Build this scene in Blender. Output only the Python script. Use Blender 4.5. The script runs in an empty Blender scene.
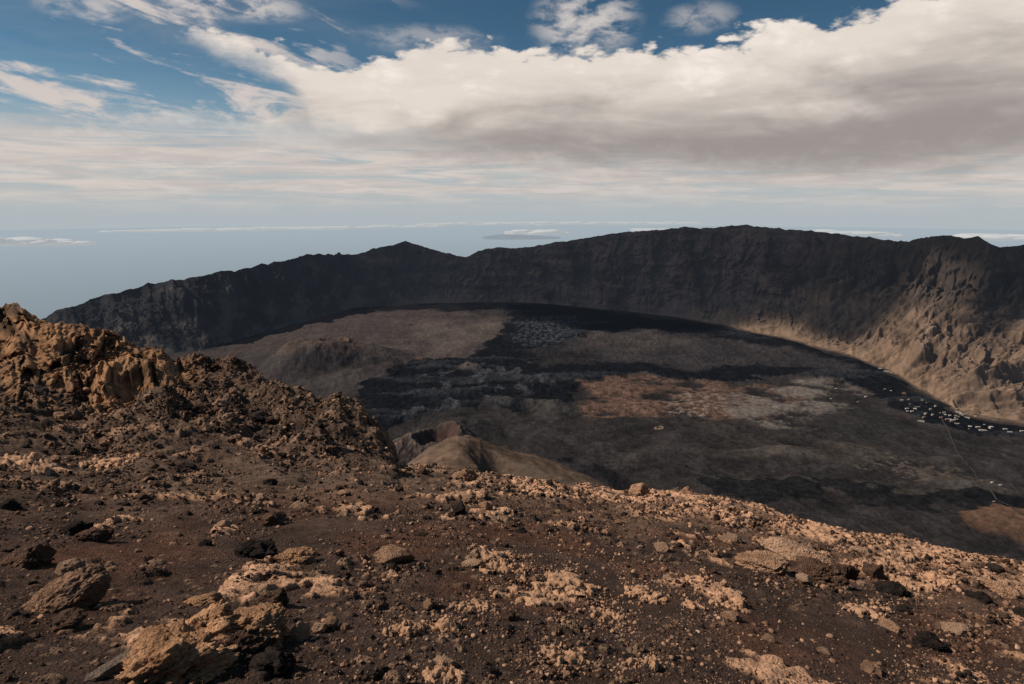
import bpy, bmesh, math, random
import numpy as np
from mathutils import Vector, Matrix

SC = bpy.context.scene
COL = SC.collection
random.seed(7)
RNG = np.random.default_rng(11)
R = math.radians

# ------------------------------------------------------------------ camera
F = 640.0                       # focal length in pixels of the 1024 px wide frame
PITCH = math.atan((342 - 205) / F)
cam_d = bpy.data.cameras.new('camera')
cam_d.sensor_width = 36.0
cam_d.lens = 36.0 * F / 1024.0
cam_d.clip_start = 0.05
cam_d.clip_end = 600000.0
cam = bpy.data.objects.new('camera', cam_d)
COL.objects.link(cam)
cam.location = (0, 0, 0)
cam.rotation_euler = (math.pi / 2 - PITCH, 0, 0)
SC.camera = cam


def pdir(px, py):
    u = (px - 512) / F
    v = (342 - py) / F
    return u, math.cos(PITCH) + v * math.sin(PITCH), -math.sin(PITCH) + v * math.cos(PITCH)


def az_t(px, py):
    """bearing of a sight line and the tangent of its depression"""
    x, y, z = pdir(px, py)
    return math.atan2(x, y), -z / math.hypot(x, y)


def curve(pts):
    a = np.array([az_t(*p) for p in pts])
    o = np.argsort(a[:, 0])
    return a[o, 0], a[o, 1]


def icurve(c, th):
    return np.interp(th, c[0], c[1])


def sstep(a, b, x):
    t = np.clip((x - a) / (b - a), 0, 1)
    return t * t * (3 - 2 * t)


# ------------------------------------------------------------------ noise
def _h(ix, iy, seed):
    a = (ix.astype(np.int64) * 374761393 + iy.astype(np.int64) * 668265263 + seed * 974634533) & 0xFFFFFFFF
    a = ((a ^ (a >> 13)) * 1274126177) & 0xFFFFFFFF
    a = a ^ (a >> 16)
    return a


_ANG = np.arange(256) * (2 * math.pi / 256)
_GX, _GY = np.cos(_ANG).astype(np.float32), np.sin(_ANG).astype(np.float32)


def perlin2(x, y, seed=0):
    x0 = np.floor(x); y0 = np.floor(y)
    fx = (x - x0).astype(np.float32); fy = (y - y0).astype(np.float32)
    ix = x0.astype(np.int64); iy = y0.astype(np.int64)

    def g(dx, dy):
        k = _h(ix + dx, iy + dy, seed) & 255
        return _GX[k] * (fx - dx) + _GY[k] * (fy - dy)
    u = fx * fx * fx * (fx * (fx * 6 - 15) + 10)
    v = fy * fy * fy * (fy * (fy * 6 - 15) + 10)
    a = g(0, 0); b = g(1, 0); c = g(0, 1); d = g(1, 1)
    return (a + u * (b - a)) * (1 - v) + (c + u * (d - c)) * v


def fbm2(x, y, o=5, seed=0, gain=0.5, lac=2.03):
    s = np.zeros(np.shape(x), np.float32); a = 1.0
    for k in range(o):
        s += a * perlin2(x, y, seed + k * 17)
        x = x * lac + 13.7; y = y * lac + 7.1; a *= gain
    return s * 1.4


def ridged2(x, y, o=5, seed=0, gain=0.5, lac=2.05):
    s = np.zeros(np.shape(x), np.float32); a = 1.0; t = 0
    for k in range(o):
        n = 1 - np.abs(perlin2(x, y, seed + k * 31)) * 2.0
        s += a * n * n; t += a
        x = x * lac + 5.3; y = y * lac + 9.7; a *= gain
    return s / t


def worley2(x, y, seed=0):
    x0 = np.floor(x).astype(np.int64); y0 = np.floor(y).astype(np.int64)
    best = np.full(np.shape(x), 9.0, np.float32); bid = np.zeros(np.shape(x), np.int64)
    for dx in (-1, 0, 1):
        for dy in (-1, 0, 1):
            k = _h(x0 + dx, y0 + dy, seed)
            px = x0 + dx + 0.15 + 0.7 * (k & 255) / 255.0
            py = y0 + dy + 0.15 + 0.7 * ((k >> 8) & 255) / 255.0
            d = ((x - px) ** 2 + (y - py) ** 2).astype(np.float32)
            m = d < best
            best = np.where(m, d, best); bid = np.where(m, k, bid)
    return np.sqrt(best), bid


def fracture(X, Y, cell, seed, amp, slope):
    """broken blocks: every cell is a tilted plane at its own height"""
    x, y = X / cell, Y / cell
    x0 = np.floor(x).astype(np.int64); y0 = np.floor(y).astype(np.int64)
    best = np.full(np.shape(x), 9.0, np.float32); h = np.zeros(np.shape(x), np.float32)
    for dx in (-1, 0, 1):
        for dy in (-1, 0, 1):
            k = _h(x0 + dx, y0 + dy, seed)
            ox = x - (x0 + dx + (k & 255) / 255.0); oy = y - (y0 + dy + ((k >> 8) & 255) / 255.0)
            d = (ox * ox + oy * oy).astype(np.float32)
            m = d < best
            g1 = ((k >> 16) & 255) / 127.5 - 1; g2 = ((k >> 20) & 255) / 127.5 - 1; hh = ((k >> 12) & 255) / 255.0
            h = np.where(m, hh * amp + (ox * g1 + oy * g2) * slope * cell - d * .35 * cell, h); best = np.where(m, d, best)
    return h.astype(np.float32)


def billow2(x, y, o=5, seed=0, gain=0.5, lac=2.05):
    s = np.zeros(np.shape(x), np.float32); a = 1.0; t = 0
    for k in range(o):
        s += a * np.abs(perlin2(x, y, seed + k * 29)) * 2.0; t += a
        x = x * lac + 5.3; y = y * lac + 9.7; a *= gain
    return s / t


def _h3(ix, iy, iz, seed):
    a = (ix * 374761393 + iy * 668265263 + iz * 2147483647 + seed * 974634533) & 0xFFFFFFFF
    a = ((a ^ (a >> 13)) * 1274126177) & 0xFFFFFFFF
    return (a ^ (a >> 16))


_g3 = np.random.default_rng(3).normal(size=(256, 3))
_g3 /= np.linalg.norm(_g3, axis=1)[:, None]


def perlin3(p, seed=0):
    i = np.floor(p); f = p - i; i = i.astype(np.int64)
    w = f * f * f * (f * (f * 6 - 15) + 10)
    out = 0
    for dx in (0, 1):
        for dy in (0, 1):
            for dz in (0, 1):
                g = _g3[_h3(i[:, 0] + dx, i[:, 1] + dy, i[:, 2] + dz, seed) & 255]
                d = g[:, 0] * (f[:, 0] - dx) + g[:, 1] * (f[:, 1] - dy) + g[:, 2] * (f[:, 2] - dz)
                out = out + d * (w[:, 0] if dx else 1 - w[:, 0]) * (w[:, 1] if dy else 1 - w[:, 1]) * (w[:, 2] if dz else 1 - w[:, 2])
    return out


def fbm3(p, o=4, seed=0, gain=0.5):
    s = 0; a = 1.0
    for k in range(o):
        s = s + a * perlin3(p, seed + 13 * k)
        p = p * 2.07 + 3.1; a *= gain
    return s * 1.4


# ------------------------------------------------------------------ nodes
class NT:
    def __init__(s, tree):
        s.t = tree; s.t.nodes.clear()

    def n(s, typ, **kw):
        nd = s.t.nodes.new(typ)
        for k, v in kw.items():
            setattr(nd, k, v)
        return nd

    def put(s, sock, v):
        if v is None:
            return
        if isinstance(v, bpy.types.NodeSocket):
            s.t.links.new(v, sock)
        else:
            if sock.type == 'RGBA' and len(v) == 3:
                v = (*v, 1.0)
            sock.default_value = v

    def m(s, op, a, b=None, c=None, clamp=False):
        nd = s.n('ShaderNodeMath', operation=op, use_clamp=clamp)
        s.put(nd.inputs[0], a); s.put(nd.inputs[1], b); s.put(nd.inputs[2], c)
        return nd.outputs[0]

    def vm(s, op, a, b=None):
        nd = s.n('ShaderNodeVectorMath', operation=op)
        s.put(nd.inputs[0], a)
        if op == 'SCALE':
            s.put(nd.inputs['Scale'], b)
        else:
            s.put(nd.inputs[1], b)
        return nd.outputs['Value'] if op in ('LENGTH', 'DOT_PRODUCT', 'DISTANCE') else nd.outputs[0]

    def xyz(s, x, y, z):
        nd = s.n('ShaderNodeCombineXYZ')
        s.put(nd.inputs[0], x); s.put(nd.inputs[1], y); s.put(nd.inputs[2], z)
        return nd.outputs[0]

    def rng(s, x, a, b, c=0.0, d=1.0, smooth=True):
        nd = s.n('ShaderNodeMapRange', interpolation_type='SMOOTHSTEP' if smooth else 'LINEAR')
        s.put(nd.inputs['Value'], x); s.put(nd.inputs['From Min'], a); s.put(nd.inputs['From Max'], b)
        s.put(nd.inputs['To Min'], c); s.put(nd.inputs['To Max'], d)
        return nd.outputs[0]

    def mix(s, f, a, b, blend='MIX'):
        nd = s.n('ShaderNodeMix', data_type='RGBA', blend_type=blend)
        s.put(nd.inputs[0], f); s.put(nd.inputs[6], a); s.put(nd.inputs[7], b)
        return nd.outputs[2]

    def noise(s, vec, scale, detail=4, rough=0.55, dist=0.0, dim='3D', lac=2.0):
        nd = s.n('ShaderNodeTexNoise', noise_dimensions=dim)
        s.put(nd.inputs['Vector'], vec); nd.inputs['Scale'].default_value = scale
        nd.inputs['Detail'].default_value = detail; nd.inputs['Roughness'].default_value = rough
        nd.inputs['Distortion'].default_value = dist; nd.inputs['Lacunarity'].default_value = lac
        return nd.outputs[0]

    def voro(s, vec, scale, feature='F1'):
        nd = s.n('ShaderNodeTexVoronoi', feature=feature)
        s.put(nd.inputs['Vector'], vec); nd.inputs['Scale'].default_value = scale
        return nd

    def fcurve(s, x, pts):
        """piecewise curve: pts are (x, y) with x and y in 0..1"""
        nd = s.n('ShaderNodeFloatCurve')
        c = nd.mapping.curves[0]
        pts = sorted(pts)
        while len(c.points) < len(pts):
            c.points.new(0.5, 0.5)
        for p, (a, b) in zip(c.points, pts):
            p.location = (a, b)
        nd.mapping.update()
        s.put(nd.inputs['Value'], x)
        return nd.outputs[0]


HAZE_COL = (0.118, 0.146, 0.192)


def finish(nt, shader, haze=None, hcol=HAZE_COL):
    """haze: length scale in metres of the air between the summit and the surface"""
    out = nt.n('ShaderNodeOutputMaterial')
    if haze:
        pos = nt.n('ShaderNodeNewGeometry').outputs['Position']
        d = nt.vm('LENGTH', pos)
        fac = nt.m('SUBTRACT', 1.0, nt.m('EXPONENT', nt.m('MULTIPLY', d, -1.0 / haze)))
        em = nt.n('ShaderNodeEmission'); nt.put(em.inputs[0], hcol)  # haze painted in as a glow mixed over the surface by distance
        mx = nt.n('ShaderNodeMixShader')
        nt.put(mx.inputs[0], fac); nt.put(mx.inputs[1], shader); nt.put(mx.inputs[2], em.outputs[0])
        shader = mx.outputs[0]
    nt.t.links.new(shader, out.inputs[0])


def principled(nt, col, rough=0.95, bump=None, bstr=0.5, bdist=0.02, spec=0.15):
    p = nt.n('ShaderNodeBsdfPrincipled')
    nt.put(p.inputs['Base Color'], col); nt.put(p.inputs['Roughness'], rough)
    p.inputs['Specular IOR Level'].default_value = spec
    if bump is not None:
        b = nt.n('ShaderNodeBump'); b.inputs['Strength'].default_value = bstr; b.inputs['Distance'].default_value = bdist
        nt.put(b.inputs['Height'], bump); nt.t.links.new(b.outputs[0], p.inputs['Normal'])
    return p.outputs[0]


def newmat(name):
    m = bpy.data.materials.new(name); m.use_nodes = True
    return m, NT(m.node_tree)


def mat_attr_ground(name, scale, bdist, haze=None, contrast=0.5, bstr=0.6):
    """terrain: colour attribute painted per vertex, mottled, with fine relief"""
    m, nt = newmat(name)
    a = nt.n('ShaderNodeAttribute', attribute_name='Col').outputs['Color']
    pos = nt.n('ShaderNodeNewGeometry').outputs['Position']
    n1 = nt.noise(pos, scale, 6, 0.65)
    n2 = nt.noise(pos, scale * 7.3, 4, 0.6)
    v = nt.m('ADD', nt.m('MULTIPLY', n1, 0.6), nt.m('MULTIPLY', n2, 0.4))
    v = nt.rng(v, 0.25, 0.75, 1 - contrast, 1 + contrast, smooth=False)
    col = nt.mix(1.0, a, nt.xyz(v, v, v), 'MULTIPLY')
    finish(nt, principled(nt, col, 0.95, nt.m('ADD', n1, nt.m('MULTIPLY', n2, 0.5)), bstr, bdist, 0.0), haze)
    return m


# ------------------------------------------------------------------ mesh helpers
def mesh_np(name, v, quads=None, tris=None, mat=None, col=None, smooth=True):
    me = bpy.data.meshes.new(name)
    v = np.ascontiguousarray(v, dtype=np.float32)
    me.vertices.add(len(v)); me.vertices.foreach_set('co', v.ravel())
    idx = []; tot = []
    if quads is not None and len(quads):
        idx.append(np.asarray(quads, np.int32).ravel()); tot.append(np.full(len(quads), 4, np.int32))
    if tris is not None and len(tris):
        idx.append(np.asarray(tris, np.int32).ravel()); tot.append(np.full(len(tris), 3, np.int32))
    idx = np.concatenate(idx); tot = np.concatenate(tot)
    me.loops.add(len(idx)); me.loops.foreach_set('vertex_index', idx)
    me.polygons.add(len(tot))
    st = np.zeros(len(tot), np.int32); st[1:] = np.cumsum(tot)[:-1]
    me.polygons.foreach_set('loop_start', st)
    if smooth:
        me.polygons.foreach_set('use_smooth', np.ones(len(tot), bool))
    if col is not None:
        at = me.color_attributes.new('Col', 'FLOAT_COLOR', 'POINT')
        c4 = np.ones((len(v), 4), np.float32); c4[:, :3] = col
        at.data.foreach_set('color', c4.ravel())
    me.update(calc_edges=True)
    if mat:
        me.materials.append(mat)
    return me


def grid_quads(nr, nc):
    i = np.arange(nr - 1)[:, None] * nc + np.arange(nc - 1)[None, :]
    return np.stack([i, i + 1, i + nc + 1, i + nc], -1).reshape(-1, 4)


def add(name, me, label=None, cat=None, group=None, kind=None, parent=None, loc=None):
    o = bpy.data.objects.new(name, me); COL.objects.link(o)
    if label: o['label'] = label
    if cat: o['category'] = cat
    if group: o['group'] = group
    if kind: o['kind'] = kind
    if parent: o.parent = parent
    if loc is not None: o.location = loc
    return o


def lerp3(a, b, t):
    return a + (b - a) * t[..., None]


def C3(*c):
    return np.array(c, np.float32)


# ------------------------------------------------------------------ light
SUN_AZ, SUN_EL = R(-86), R(42)          # bearing from the view direction (left of it), elevation
SUN = Vector((math.sin(SUN_AZ) * math.cos(SUN_EL), math.cos(SUN_AZ) * math.cos(SUN_EL), math.sin(SUN_EL)))
sl = bpy.data.lights.new('sun', 'SUN'); sl.energy = 5.0; sl.angle = R(0.55); sl.color = (1.0, 0.90, 0.78)
so = bpy.data.objects.new('sun', sl); COL.objects.link(so)
so.rotation_euler = (-SUN).to_track_quat('-Z', 'Y').to_euler()


def build_world():
    w = bpy.data.worlds.new('World'); SC.world = w; w.use_nodes = True
    nt = NT(w.node_tree)
    sky = nt.n('ShaderNodeTexSky', sky_type='NISHITA')
    sky.sun_disc = False; sky.sun_elevation = SUN_EL; sky.sun_rotation = SUN_AZ
    sky.altitude = 2800; sky.air_density = 1.0; sky.dust_density = 0.6; sky.ozone_density = 2.0
    d = nt.n('ShaderNodeTexCoord').outputs['Generated']
    sp = nt.n('ShaderNodeSeparateXYZ'); nt.put(sp.inputs[0], d)
    x, y, z = sp.outputs
    az = nt.m('ARCTAN2', x, y)
    el = nt.m('ARCSINE', z)
    A0, A1, E0, E1 = -1.0, 1.0, -0.05, 0.45

    def na(a): return (a - A0) / (A1 - A0)
    def ne(e): return (e - E0) / (E1 - E0)
    azn = nt.m('DIVIDE', nt.m('SUBTRACT', az, A0), A1 - A0)

    def line(pts):
        q = []
        for px, py in pts:
            a, t = az_t(px, py)
            q.append((na(a), ne(-math.atan(t))))
        c = nt.fcurve(azn, q)
        return nt.m('ADD', nt.m('MULTIPLY', c, E1 - E0), E0)
    # a flat layer seen in perspective: streaks shorten towards the horizon
    inv = nt.m('DIVIDE', 1.0, nt.m('ADD', nt.m('MAXIMUM', z, 0.0), 0.09))
    P = nt.xyz(nt.m('MULTIPLY', x, inv), nt.m('MULTIPLY', y, inv), 0.0)
    Q = nt.xyz(nt.m('MULTIPLY', az, 1.0), nt.m('MULTIPLY', el, 2.2), 0.0)      # billow space
    big = nt.noise(Q, 5.0, 8, 0.58, 0.25)
    fine = nt.noise(Q, 22.0, 8, 0.62, 0.3)
    lay = nt.noise(P, 1.3, 8, 0.62, 0.6)
    S = nt.xyz(nt.m('ADD', nt.m('MULTIPLY', az, 3.0), nt.m('MULTIPLY', el, 6.0)), nt.m('MULTIPLY', el, 42.0), 3.0)
    streak = nt.noise(S, 1.6, 8, 0.62, 0.9)
    W = nt.xyz(nt.m('ADD', nt.m('MULTIPLY', az, 5.0), nt.m('MULTIPLY', el, 4.0)), nt.m('ADD', nt.m('MULTIPLY', el, 22.0), nt.m('MULTIPLY', az, 4.0)), 7.7)
    wisp = nt.noise(W, 1.1, 8, 0.6, 0.8)

    # clear air
    blue = nt.mix(1.0, sky.outputs[0], (0.42, 0.60, 0.58), 'MULTIPLY')
    air = nt.mix(nt.rng(el, -0.03, 0.20, 1.0, 0.0), blue, (4.25, 4.75, 5.05))
    air = nt.mix(nt.m('MULTIPLY', nt.rng(el, 0.12, 0.31), nt.rng(az, -0.7, 0.3, 0.35, 0.75)), air, (0.38, 1.00, 1.85))

    bil = nt.m('ABSOLUTE', nt.m('SUBTRACT', nt.noise(Q, 9.0, 6, 0.5, 0.15), 0.5))
    bil2 = nt.m('ABSOLUTE', nt.m('SUBTRACT', nt.noise(Q, 26.0, 5, 0.5, 0.1), 0.5))
    # thin veil of low, streaky layer cloud
    veil_h = nt.m('MULTIPLY', nt.rng(el, -0.022, 0.035), nt.rng(el, 0.070, 0.135, 1.0, 0.0))
    veil = nt.m('MULTIPLY', veil_h, nt.rng(streak, 0.33, 0.57, 0.30, 0.97))
    veil_c = nt.mix(nt.rng(lay, 0.35, 0.65), (5.5, 5.0, 4.75), (6.9, 6.1, 5.6))
    c = nt.mix(veil, air, veil_c)
    # ragged streaks in the upper left
    wz = nt.m('MULTIPLY', nt.rng(el, 0.07, 0.12), nt.rng(az, -0.40, -0.10, 1.0, 0.0))
    wf = nt.m('MULTIPLY', wz, nt.rng(nt.m('ADD', wisp, nt.m('MULTIPLY', nt.m('SUBTRACT', fine, 0.5), 0.35)), 0.53, 0.68))
    c = nt.mix(wf, c, (6.4, 5.75, 5.4))
    hz = nt.m('MULTIPLY', nt.rng(el, 0.05, 0.3), nt.rng(az, -0.6, 0.0, 0.28, 0.0))
    c = nt.mix(nt.m('MULTIPLY', hz, nt.rng(lay, 0.35, 0.7)), c, (4.6, 4.4, 4.4))

    # the long cloud bank: upper mass and the lower tongue at its left end
    def mass(tpts, bpts, soft, wa, wb):
        tp, bt = line(tpts), line(bpts)
        warp = nt.m('ADD', nt.m('MULTIPLY', nt.m('SUBTRACT', big, 0.5), wa), nt.m('MULTIPLY', nt.m('SUBTRACT', fine, 0.5), wb))
        warp = nt.m('SUBTRACT', warp, nt.m('SUBTRACT', nt.m('ADD', nt.m('MULTIPLY', bil, 0.16), nt.m('MULTIPLY', bil2, 0.06)), 0.02))
        dt = nt.m('SUBTRACT', tp, nt.m('ADD', el, warp))
        db = nt.m('SUBTRACT', nt.m('ADD', el, nt.m('MULTIPLY', warp, -0.5)), bt)
        return nt.m('MULTIPLY', nt.rng(dt, -0.005, soft), nt.rng(db, -0.028, 0.032)), tp, bt
    b1, tp, bt = mass([(-200, 60), (100, 40), (185, 26), (205, 22), (230, 30), (262, 42), (300, 52), (340, 58), (400, 44), (470, 40), (560, 46), (640, 42), (720, 34), (800, 20), (860, 10), (930, -12), (1024, -40), (1300, -60)],
                      [(-200, 20), (100, 22), (185, 32), (215, 48), (250, 62), (280, 78), (300, 104), (325, 134), (400, 146), (500, 160), (620, 166), (760, 174), (900, 172), (1024, 162), (1300, 150)], 0.010, 0.045, 0.04)
    b2, _, _ = mass([(-200, 140), (100, 128), (160, 108), (205, 97), (250, 104), (290, 92), (340, 80), (420, 90), (500, 120), (1300, 130)],
                    [(-200, 130), (100, 124), (160, 110), (205, 118), (260, 132), (330, 134), (420, 146), (500, 140), (1300, 120)], 0.02, 0.06, 0.06)
    body = nt.m('MAXIMUM', b1, b2)
    v = nt.m('DIVIDE', nt.m('SUBTRACT', el, bt), nt.m('MAXIMUM', nt.m('SUBTRACT', tp, bt), 0.02))
    G = nt.xyz(nt.m('MULTIPLY', az, 2.0), nt.m('MULTIPLY', el, 8.0), 1.0)
    gray = nt.noise(G, 2.4, 5, 0.5, 0.35)
    vv = nt.m('ADD', v, nt.m('MULTIPLY', nt.m('SUBTRACT', gray, 0.5), 1.1))
    vv = nt.m('ADD', vv, nt.rng(az, -0.45, 0.12, 0.55, 0.0))
    vv = nt.m('ADD', nt.m('SUBTRACT', vv, nt.rng(az, 0.25, 0.7, 0.0, 0.16)), 0.06)
    lit = nt.m('MAXIMUM', nt.rng(vv, 0.16, 0.84), nt.rng(az, -0.36, -0.20, 1.0, 0.0))
    puff = nt.m('ADD', nt.m('MULTIPLY', big, 0.5), nt.m('ADD', nt.m('MULTIPLY', bil, 0.9), nt.m('MULTIPLY', bil2, 0.4)))
    soft = nt.rng(puff, 0.28, 0.60, 0.82, 1.08)
    mott = nt.noise(nt.xyz(nt.m('MULTIPLY', az, 1.5), nt.m('MULTIPLY', el, 8.5), 4.0), 2.8, 6, 0.58, 0.4)
    lit = nt.m('MULTIPLY', lit, nt.m('ADD', nt.m('MULTIPLY', nt.rng(mott, 0.36, 0.60), nt.rng(v, 0.30, 0.75, 0.34, 0.08)), nt.rng(v, 0.30, 0.75, 0.66, 0.92)))
    cl = nt.mix(lit, (4.0, 3.58, 3.38), (9.4, 8.45, 7.6))
    cl = nt.mix(1.0, cl, nt.xyz(soft, soft, soft), 'MULTIPLY')
    c = nt.mix(body, c, cl)
    # plume of ragged cloud above the bank
    for (qx, qy, wx, wy, amt) in ((585, 22, 0.075, 0.05, 0.95), (700, 18, 0.05, 0.02, 0.5), (430, 40, 0.10, 0.02, 0.45), (235, 4, 0.09, 0.02, 0.9), (82, 8, 0.05, 0.015, 0.8)):
        pa, pt = az_t(qx, qy)
        pe = -math.atan(pt)
        pr = nt.m('ADD', nt.m('POWER', nt.m('DIVIDE', nt.m('SUBTRACT', az, pa), wx), 2.0), nt.m('POWER', nt.m('DIVIDE', nt.m('SUBTRACT', el, pe), wy), 2.0))
        pl = nt.m('MULTIPLY', nt.rng(pr, 0.0, 1.5, amt, 0.0), nt.rng(nt.m('ADD', nt.m('MULTIPLY', fine, 0.7), nt.m('MULTIPLY', big, 0.3)), 0.40, 0.60))
        c = nt.mix(pl, c, (6.2, 5.75, 5.5))

    bg = nt.n('ShaderNodeBackground'); nt.put(bg.inputs[0], c); bg.inputs[1].default_value = 0.1
    out = nt.n('ShaderNodeOutputWorld'); nt.t.links.new(bg.outputs[0], out.inputs[0])


build_world()

# ------------------------------------------------------------------ sea, far islands, low clouds
def build_sea():
    m, nt = newmat('sea_water')
    pos = nt.n('ShaderNodeNewGeometry').outputs['Position']
    n = nt.noise(pos, 0.0006, 5, 0.6)
    n2 = nt.noise(pos, 0.00012, 4, 0.55)
    col = nt.mix(n2, (0.012, 0.035, 0.055), (0.03, 0.06, 0.08))
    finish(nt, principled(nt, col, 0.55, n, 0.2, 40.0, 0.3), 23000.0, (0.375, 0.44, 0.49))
    rr = np.concatenate([[1500.0], np.geomspace(4000, 230000, 110)])
    th = np.linspace(R(-75), R(75), 160)
    TH, RR = np.meshgrid(th, rr)
    v = np.stack([RR * np.sin(TH), RR * np.cos(TH), -2800 - RR ** 2 / (2 * 6.371e6)], -1).reshape(-1, 3)
    add('sea', mesh_np('sea', v, grid_quads(len(rr), len(th)), mat=m), kind='structure')


build_sea()


def ico(sub):
    bm = bmesh.new(); bmesh.ops.create_icosphere(bm, subdivisions=sub, radius=1.0)
    v = np.array([p.co[:] for p in bm.verts]); f = np.array([[q.index for q in p.verts] for p in bm.faces])
    bm.free()
    return v, f


ICO = {k: ico(k) for k in (1, 2, 3, 4, 5, 6)}


def build_low_clouds():
    m, nt = newmat('cloud_white')
    bs = nt.n('ShaderNodeBsdfDiffuse'); nt.put(bs.inputs[0], (0.93, 0.92, 0.92))
    tr = nt.n('ShaderNodeBsdfTranslucent'); nt.put(tr.inputs[0], (0.93, 0.92, 0.92))
    mx = nt.n('ShaderNodeMixShader'); mx.inputs[0].default_value = 0.45
    nt.t.links.new(bs.outputs[0], mx.inputs[1]); nt.t.links.new(tr.outputs[0], mx.inputs[2])
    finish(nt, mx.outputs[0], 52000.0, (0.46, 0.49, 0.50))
    banks = [  # px0, py0, px1, py1, thickness px, distance, puffs, label
        (-60, 240, 92, 243.5, 3.2, 52000, 90, 'bright white flat cloud over the hazy sea above the tan crag'),
        (105, 231.5, 440, 226, 1.5, 90000, 150, 'long thin white cloud streak along the hazy sea horizon'),
        (345, 243.5, 362, 242, 1.7, 60000, 14, 'tiny white puff of cloud over the sea beside the pointed rim summit'),
        (420, 224, 700, 223, 1.8, 95000, 150, 'pale cloud bank strung along the horizon above the middle rim'),
        (508, 233, 566, 231.5, 2.6, 60000, 40, 'bright white cloud capping the far blue island'),
        (640, 229.5, 720, 231, 1.6, 80000, 30, 'small white cloud bank peeping over the highest rim'),
        (815, 231, 900, 235, 2.0, 70000, 40, 'white cloud bank behind the dark rim between two bumps'),
        (960, 236, 1060, 238, 2.6, 60000, 40, 'white cloud bank at the sea horizon beyond the rim notch'),
    ]
    for bi, (x0, y0, x1, y1, th, dist, n, lab) in enumerate(banks):
        vs, fs, off = [], [], 0
        bv, bf = ICO[2]
        for k in range(n):
            t = (k + random.random()) / n; env = (0.35 + 0.65 * math.sin(math.pi * min(1, max(0, t))) ** 0.5)
            px = x0 + (x1 - x0) * t; py = y0 + (y1 - y0) * t + random.gauss(0, th * 0.25)
            a, T = az_t(px, py)
            rr = dist * (1 + random.uniform(-0.02, 0.02))
            c = np.array([rr * math.sin(a), rr * math.cos(a), -rr * T])
            u = dist / F
            s = random.uniform(0.75, 1.2) * env
            ln = max(th * 2.0, (x1 - x0) / n * 7.0)
            nz = 1 + 0.35 * fbm3(bv * 1.3 + k * 3.7, 3, bi)
            p = bv * nz[:, None] * np.array([ln * s * u, ln * 1.5 * s * u, th * 0.55 * s * u])
            rot = np.array([[math.cos(-a), -math.sin(-a), 0], [math.sin(-a), math.cos(-a), 0], [0, 0, 1]])
            vs.append(p @ rot.T + c); fs.append(bf + off); off += len(bv)
        add('cloud', mesh_np('cloud', np.concatenate(vs), tris=np.concatenate(fs), mat=m), lab, 'cloud', 'low clouds over the sea')
    # far island
    mi, nt = newmat('far_island')
    pos = nt.n('ShaderNodeNewGeometry').outputs['Position']
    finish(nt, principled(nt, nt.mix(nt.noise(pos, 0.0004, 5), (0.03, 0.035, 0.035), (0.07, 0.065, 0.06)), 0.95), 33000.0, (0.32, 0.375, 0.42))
    D = 62000.0
    prof = curve([(440, 262), (462, 252), (476, 240), (490, 236), (505, 234), (520, 235), (540, 236), (560, 238), (580, 242), (610, 250), (640, 262)])
    th = np.linspace(az_t(440, 250)[0], az_t(640, 250)[0], 140); rr = np.linspace(D - 5000, D + 9000, 40)
    TH, RR = np.meshgrid(th, rr)
    zc = -icurve(prof, TH) * D
    wgt = np.where(RR < D, sstep(D - 5000, D, RR), 1 - sstep(D, D + 9000, RR))
    base = -2800 - RR ** 2 / (2 * 6.371e6) - 100
    X, Y = RR * np.sin(TH), RR * np.cos(TH)
    Z = base + (zc - base) * wgt * (0.92 + 0.25 * (ridged2(X / 2500, Y / 2500, 4, 5) - 0.5))
    v = np.stack([X, Y, Z], -1).reshape(-1, 3)
    add('island', mesh_np('island', v, grid_quads(len(rr), len(th)), mat=mi), kind='structure')


build_low_clouds()

# ------------------------------------------------------------------ caldera floor and wall
ZF = -1100.0


def floor_z(r):
    return ZF * (1 - np.exp(-np.asarray(r, float) / 1000.0))


def floor_hit(px, py):
    """where a sight line meets the smooth caldera floor"""
    a, T = az_t(px, py)
    lo, hi = 300.0, 20000.0
    rs = np.geomspace(lo, hi, 4000)
    k = np.argmax(-floor_z(rs) / rs <= T)
    r = rs[k]
    return r * math.sin(a), r * math.cos(a)


FOOT = [(-260, 420), (-80, 385), (60, 366), (150, 356), (205, 350), (260, 334), (310, 320), (350, 309), (400, 305), (450, 303), (510, 302), (560, 305), (640, 313),
        (700, 321), (740, 328), (800, 342), (850, 355), (880, 366), (905, 380), (935, 400), (965, 416), (1000, 422), (1030, 427), (1120, 445), (1300, 500)]
RIM = [(-260, 420), (-80, 365), (20, 327), (52, 314), (90, 299), (125, 291), (150, 284), (190, 278), (215, 273), (250, 268), (262, 264), (285, 261), (305, 255), (335, 254), (358, 255),
       (372, 249), (388, 246), (397, 244), (405, 240.5), (414, 244), (428, 248), (446, 253), (466, 257.5), (478, 251), (500, 247), (520, 248.5), (560, 242),
       (600, 236), (625, 232), (660, 230), (690, 226.5), (700, 229), (720, 227), (745, 225), (765, 227.5), (800, 230), (835, 233.5), (870, 238), (905, 242),
       (925, 237), (948, 235.5), (965, 238), (978, 237), (985, 241), (1000, 247), (1024, 245), (1120, 240), (1300, 240)]
_pw = [(-260, 500), (100, 620), (400, 560), (640, 640), (760, 800), (850, 1050), (930, 1500), (1024, 1900), (1300, 1900)]
WID = (np.array([az_t(p, 300)[0] for p, _ in _pw]), np.array([w for _, w in _pw]))
foot_c, rim_c = curve(FOOT), curve(RIM)


def foot_r(th):
    T = icurve(foot_c, th)
    return -ZF / T


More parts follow.
